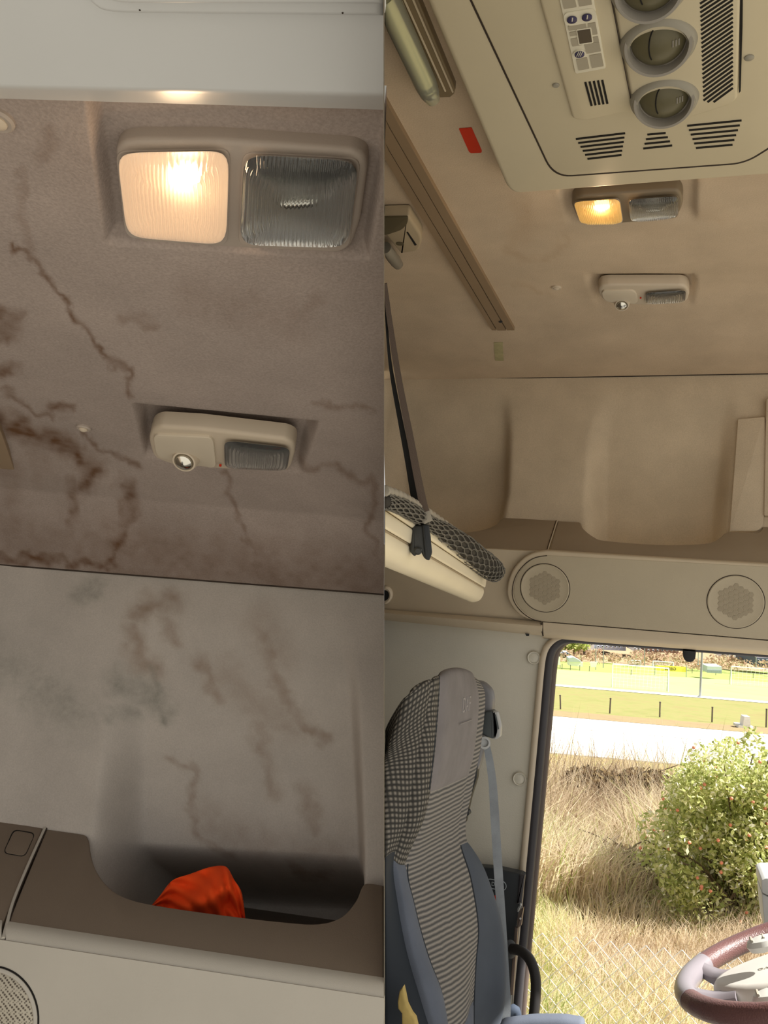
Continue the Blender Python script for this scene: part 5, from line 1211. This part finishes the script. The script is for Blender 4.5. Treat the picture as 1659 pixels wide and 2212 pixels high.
# hillside houses, trees, cars
m_hw = pm('pale house wall', (214, 214, 220), 0.8, var=0.04); m_hw2 = pm('blue grey house wall', (160, 166, 188), 0.8, var=0.04); m_roof = pm('grey roof', (128, 122, 128), 0.8, var=0.06); m_roofb = pm('brown roof', (132, 104, 92), 0.8); m_win = pm('dark window glass', (70, 78, 90), 0.2)
def house(x0, x1, y0, y1, zc, wall, roof, lab):
    S = depth_surf(zc); root = thing('house', S((x0 + x1) / 2, y1), lab, 'house', 'houses on the hillside'); k = .05 * (x1 - x0)
    plate('wall', [(x0, y0), (x1, y0 + k), (x1, y1 + k), (x0, y1)], S, wall, root, th=8.0, smooth=False)
    a = [S(x0 - 1, y0), S(x1 + 1, y0 + k)]; bk_ = [p - S.n * 8 for p in a]; hgt = np.array([0, 0, 5 * zc / F]); rg_ = [(a[0] + bk_[0]) / 2 + hgt, (a[1] + bk_[1]) / 2 + hgt]
    mk('roof', [a[0], a[1], bk_[0], bk_[1], rg_[0], rg_[1]], [(0, 1, 5, 4), (3, 2, 4, 5), (0, 4, 2), (1, 3, 5), (0, 2, 3, 1)], roof, root, smooth=False)
    n_ = max(2, int((x1 - x0) / 9))
    for i in range(n_):
        xm = x0 + (x1 - x0) * (i + .5) / n_; w_ = plate('window', [(xm - 1.8, y0 + 3 + k * .5), (xm + 1.8, y0 + 3 + k * .5), (xm + 1.8, y0 + 7 + k * .5), (xm - 1.8, y0 + 7 + k * .5)], S, m_wht, root, th=0.1, off=0.1, smooth=False)
        plate('pane', [(xm - 1.3, y0 + 3.5 + k * .5), (xm + 1.3, y0 + 3.5 + k * .5), (xm + 1.3, y0 + 6.5 + k * .5), (xm - 1.3, y0 + 6.5 + k * .5)], S, m_win, w_, th=0.05, off=0.15, smooth=False)
house(1262, 1284, 1386, 1404, 148, m_hw, m_roof, 'pale house beside the hillside trees')
house(1288, 1352, 1390, 1403, 150, m_hw2, m_hw2, 'long blue grey house on the hillside')
house(1368, 1384, 1396, 1406, 147, m_hw, m_roof, 'small pale house in the middle of the hillside')
house(1396, 1466, 1398, 1408, 146, m_roofb, m_roofb, 'long brown building below the door header')
house(1556, 1590, 1408, 1418, 147, m_hw, m_roofb, 'pale low building right of the floodlight mast')
house(1634, 1700, 1420, 1440, 136, pm('dark blue shed wall', (92, 100, 118), 0.8), m_roof, 'dark blue shed at the picture edge')
def leafball(c, rx, ry, rz, n, size, seed, lo=0.0, hi=1.0, shell=0.55):
    r_ = np.random.RandomState(seed); d = r_.normal(size=(n, 3)); d /= np.linalg.norm(d, axis=1)[:, None]; q = d * (shell + (1 - shell) * r_.rand(n, 1) ** .5)
    cen_ = np.asarray(c) + q * np.array([rx, ry, rz]); a = r_.normal(size=(n, 3)); a /= np.linalg.norm(a, axis=1)[:, None]; b = np.cross(a, r_.normal(size=(n, 3))); b /= np.linalg.norm(b, axis=1)[:, None]
    s_ = size * (.6 + .8 * r_.rand(n, 1)); P = np.stack([cen_ - a * s_, cen_ - b * s_ * .5, cen_ + a * s_, cen_ + b * s_ * .5], 1).reshape(-1, 3)
    tone = np.repeat(lo + (hi - lo) * r_.rand(n), 4); return P, tone
def leafmesh(name, parts, mat, parent):
    P = np.vstack([p for p, _ in parts]); T = np.concatenate([t for _, t in parts]); F4 = np.arange(len(P)).reshape(-1, 4)
    o = mk(name, P, F4, mat, parent, smooth=False, attrs={'tone': T}); o['kind'] = 'stuff'; return o
m_tl = veg('pale tree leaves', [(0, srgb(120, 140, 70)), (.6, srgb(176, 190, 104)), (1, srgb(206, 210, 140))])
m_bark = pm('grey brown bark', (104, 88, 70), 0.9)
for k, (x_, y_, zc, s_, w_) in enumerate(((1222, 1390, 142, 1.6, 'nearest the door seal'), (1241, 1388, 143, 1.9, 'in the middle of the hillside trees'), (1256, 1391, 141, 1.4, 'next to the pale house'))):
    c = at(x_, y_, zc); tr_ = thing('hill_tree', c - np.array([0, 0, 2.2]), 'pale green hillside tree ' + w_, 'tree', 'trees on the hillside'); tube('trunk', [c - np.array([0, 0, 2.4]), c], 0.12, m_bark, tr_, 6)
    leafmesh('foliage', [leafball(c, s_, s_, s_ * .8, 260, .28, 30 + k)], m_tl, tr_)
m_scl = veg('hill scrub leaves', [(0, srgb(150, 124, 108)), (.5, srgb(196, 166, 138)), (1, srgb(176, 174, 140))]); r_ = np.random.RandomState(4); prt = []
for k in range(90):
    x_ = r_.uniform(1200, 1700); y_ = 1424 + .052 * (x_ - 1180) - r_.uniform(3, 24); zc = 122 + (1424 + .052 * (x_ - 1180) - y_) * 1.1; c = at(x_, y_, zc); prt.append(leafball(c, 1.2, 1.2, .7, 40, .25, 100 + k))
hs = leafmesh('hill_scrub', prt, m_scl, None); tag(hs, 'brown and olive scrub scattered over the hillside', 'scrub', kind='stuff')
def car(x_, y_, zc, paint, lab):
    S = depth_surf(zc); root = thing('parked_car', S(x_, y_ + 4), lab, 'car', 'cars parked on the hillside')
    plate('body', rounded([(x_ - 8, y_), (x_ + 8, y_), (x_ + 8, y_ + 4), (x_ - 8, y_ + 4)], 1.5), S, paint, root, th=1.6, bev=.1); plate('cabin', rounded([(x_ - 5, y_ - 3), (x_ + 3, y_ - 3), (x_ + 5.5, y_ + .5), (x_ - 6, y_ + .5)], 1), S, m_win, root, th=1.3, off=-.1); plate('car_roof', [(x_ - 4.5, y_ - 3.4), (x_ + 3, y_ - 3.4), (x_ + 3, y_ - 2.4), (x_ - 4.8, y_ - 2.4)], S, paint, root, th=1.3)
    for dx in (-5, 5): lathe('wheel', S(x_ + dx, y_ + 4), S.n, [(.32, -.1), (.32, .12), (.2, .14), (.0001, .14)], m_black, root, 12)
car(1201, 1411, 128, m_steel, 'grey parked car next to the door seal'); car(1223, 1412, 129, m_wht, 'white parked car below the hillside trees')

# ------------------------------------------------------------------ foreground vegetation
m_gr = veg('grass blades', [(0.0, srgb(140, 116, 92)), (0.3, srgb(206, 187, 160)), (0.6, srgb(236, 222, 196)), (0.8, srgb(224, 219, 166)), (1.0, srgb(156, 172, 92))])
def grass(n, pxr, pyr, hr, seed, tonefn, wid=0.006, lean=.5):
    r_ = np.random.RandomState(seed); V_, T_, F_ = [], [], []
    px = r_.uniform(*pxr, n); py = r_.uniform(*pyr, n)
    D = (RW @ np.stack([(px - CX) / F, (py - CY) / F, np.ones(n)])).T; tt = -2.6 / D[:, 2]; B = CAM + D * tt[:, None]; keep = (B[:, 1] < 14.5) & (r_.rand(n) < .25 + 1.2 * vnoise(B[:, 0] * 2.1, B[:, 1] * 2.1, seed + 5)); B = B[keep]; px, py = px[keep], py[keep]; n = len(B)
    h = r_.uniform(*hr, n) * (.55 + .9 * vnoise(B[:, 0] * 1.3, B[:, 1] * 1.3, seed)); az = r_.uniform(0, 6.283, n) * .8 + 6.283 * vnoise(B[:, 0] * .7, B[:, 1] * .7, seed + 1)
    ln = r_.uniform(.1, lean, n) * h; L = np.stack([np.cos(az) * ln, np.sin(az) * ln, np.zeros(n)], 1); S = np.stack([np.cos(az * 3), np.sin(az * 3) * .4, np.zeros(n)], 1); w = (wid * (.6 + .8 * r_.rand(n)))[:, None]
    Z = np.array([0, 0, 1.0]); P0 = B; P1 = B + L * .3 + Z * (h * .55)[:, None]; P2 = B + L * 1.0 + Z * (h * (1 - .25 * ln / h))[:, None]
    P = np.stack([P0 - S * w, P0 + S * w, P1 - S * w * .8, P1 + S * w * .8, P2], 1).reshape(-1, 3); tn_ = np.clip(tonefn(px, py, B, r_), 0, 1); k = np.arange(n) * 5
    return P, np.repeat(tn_, 5), np.concatenate([np.stack([k, k + 1, k + 3], 1), np.stack([k, k + 3, k + 2], 1), np.stack([k + 2, k + 3, k + 4], 1)])
def tone_tall(px, py, B, r_):
    return .5 + .24 * r_.randn(len(px)) + .5 * (vnoise(B[:, 0] * 1.1, B[:, 1] * 1.1, 8) - .5) - .25 * np.exp(-((px - 1360) / 70) ** 2 - ((py - 1760) / 60) ** 2)
def tone_low(px, py, B, r_): return .62 + .15 * r_.randn(len(px)) + .9 * (vnoise(B[:, 0] * .9, B[:, 1] * .9, 12) - .45) + .25 * np.exp(-((px - 1170) / 90) ** 2)
sets = [grass(40000, (1040, 1800), (1690, 1975), (.25, .85), 1, tone_tall, .0058, .95), grass(42000, (1020, 1800), (1900, 2330), (.10, .34), 2, tone_low, .004, .9), grass(2500, (1080, 1560), (1690, 1800), (.9, 1.25), 3, tone_tall, .005, .35)]
Pg, Tg, Fg, o_ = [], [], [], 0
for p, t, f in sets: Pg.append(p); Tg.append(t); Fg.append(f + o_); o_ += len(p)
Pg, Tg, Fg = np.vstack(Pg), np.concatenate(Tg), np.vstack(Fg)
me = bpy.data.meshes.new('dry_grass'); me.vertices.add(len(Pg)); me.vertices.foreach_set('co', Pg.astype(np.float32).ravel()); me.loops.add(len(Fg) * 3); me.loops.foreach_set('vertex_index', Fg.astype(np.int32).ravel())
me.polygons.add(len(Fg)); me.polygons.foreach_set('loop_start', np.arange(len(Fg), dtype=np.int32) * 3); me.update(calc_edges=True); a_ = me.attributes.new('tone', 'FLOAT', 'POINT'); a_.data.foreach_set('value', Tg.astype(np.float32)); me.materials.append(m_gr)
og = bpy.data.objects.new('dry_grass', me); col.objects.link(og); tag(og, 'tall dry straw coloured grass with green patches outside the door', 'grass', kind='stuff')
# bushes
m_bl = veg('bush leaves', [(0, srgb(120, 128, 76)), (.3, srgb(164, 174, 104)), (.65, srgb(206, 210, 140)), (.85, srgb(228, 226, 178)), (1, srgb(250, 248, 238))])
m_bd = veg('brown shrub leaves', [(0, srgb(74, 60, 44)), (.6, srgb(122, 100, 74)), (1, srgb(160, 140, 96))])
m_berry = pm('red berries', (222, 140, 112), 0.4, var=0.2, vscale=20)
def bush(name, blobs, n, size, mat, lab, seed, berries=0, twigs=14):
    r_ = np.random.RandomState(seed); parts, cs = [], []
    for (x_, y_, zc, rx, rz) in blobs: c = at(x_, y_, zc); cs.append((c, rx, rz))
    tot = sum(rx * rz for _, rx, rz in cs); base = np.mean([c for c, _, _ in cs], 0); base[2] = 0.0; root = thing(name, base, lab, 'bush')
    for k, (c, rx, rz) in enumerate(cs): parts.append(leafball(c, rx, rx * .8, rz, int(n * rx * rz / tot), size, seed + k, lo=.2 if berries else 0.0, shell=.45))
    leafmesh('foliage', parts, mat, root)
    for k in range(twigs):
        c, rx, rz = cs[k % len(cs)]; tip = c + np.array([r_.uniform(-1, 1) * rx, r_.uniform(-.7, .7) * rx, rz * r_.uniform(.5, 1.35)]); b0 = base + np.array([r_.uniform(-.2, .2), r_.uniform(-.2, .2), 0]); tube('stem', cr([b0, (b0 + tip) / 2 + np.array([0, 0, .15]), tip], 4), [0.012] * 4 + [0.008] * 4 + [0.003], m_bark, root, 5)
    if berries:
        vf = []
        for k in range(berries):
            c, rx, rz = cs[r_.randint(len(cs))]; d = nrm(r_.normal(size=3)); d[1] = -abs(d[1]); p = c + d * np.array([rx, rx * .8, rz]) * r_.uniform(.9, 1.02); vf.append(lathe_vf(p, (0, 0, 1), [(0.0001, -.017), (0.014, -.008), (0.016, .003), (0.008, .014), (0.0001, .016)], 6))
        o = mk('berries', *join(*vf), m_berry, root); o['kind'] = 'stuff'
rb_ = np.random.RandomState(77); blobs = []
for k in range(170):
    x_, y_ = rb_.uniform(1400, 1760), rb_.uniform(1625, 2030)
    if x_ < 18 + np.interp(y_, [1620, 1640, 1720, 1850, 1960, 2030], [1550, 1505, 1445, 1402, 1400, 1430]): continue
    blobs.append((x_, y_, 8.4 + rb_.uniform(-.5, .6), rb_.uniform(.14, .3), rb_.uniform(.12, .26)))
bush('rosehip_bush', blobs + [(1600, 1800, 8.9, .5, .5), (1560, 1900, 8.7, .4, .4), (1680, 1860, 8.7, .5, .6), (1580, 1625, 8.8, .12, .16), (1625, 1610, 8.9, .12, .2), (1540, 1660, 8.7, .13, .14)], 52000, .025, m_bl, 'green leafy bush with red rosehips beside the steering wheel', 50, 260, 44)
bush('dark_shrub', [(1330, 1715, 12.3, .5, .3), (1400, 1710, 12.3, .5, .32), (1270, 1690, 12.6, .4, .22)], 3600, .04, m_bd, 'dark brown shrub in the tall grass below the road', 80, 0, 14)
bush('withered_shrub', [(1350, 1880, 9.2, .28, .25), (1400, 1900, 9.0, .25, .28), (1290, 1860, 9.4, .25, .22)], 1500, .03, m_bd, 'withered brown shrub left of the green bush', 90, 0, 12)
# chain link fence
YF = 5.55; ztop = at_y(1340, 2030, YF)[2]; pch = 0.048; cl_ = thing('chain_link_fence', (0, YF, 0), 'chain link wire fence low in the door opening', 'fence')
m_wire = pm('galvanised wire', (214, 214, 210), 0.6, 0.0, var=0.05); vf = []
x0f, x1f = at_y(1060, 2100, YF)[0], at_y(1760, 2100, YF)[0]; nwx = int((x1f - x0f) / pch)
for k in range(nwx):
    sag = lambda x: 0.05 * math.sin(x * 1.1 + .6) - 0.03
    pts_ = [np.array([x0f + k * pch + ((j + k) % 2) * pch, YF + (0.004 if (j + k) % 2 else -0.004), ztop - j * pch + sag(x0f + k * pch)]) for j in range(int(ztop / pch))]
    vf.append(tube_vf(pts_, 0.0023, 4, False))
o = mk('wire_mesh', *join(*vf), m_wire, cl_, smooth=False); o['kind'] = 'stuff'
for xp in (x0f + .05, x1f - .05): tube('post', [np.array([xp, YF, -.05]), np.array([xp, YF, ztop + .06])], 0.025, m_steel, cl_, 10)
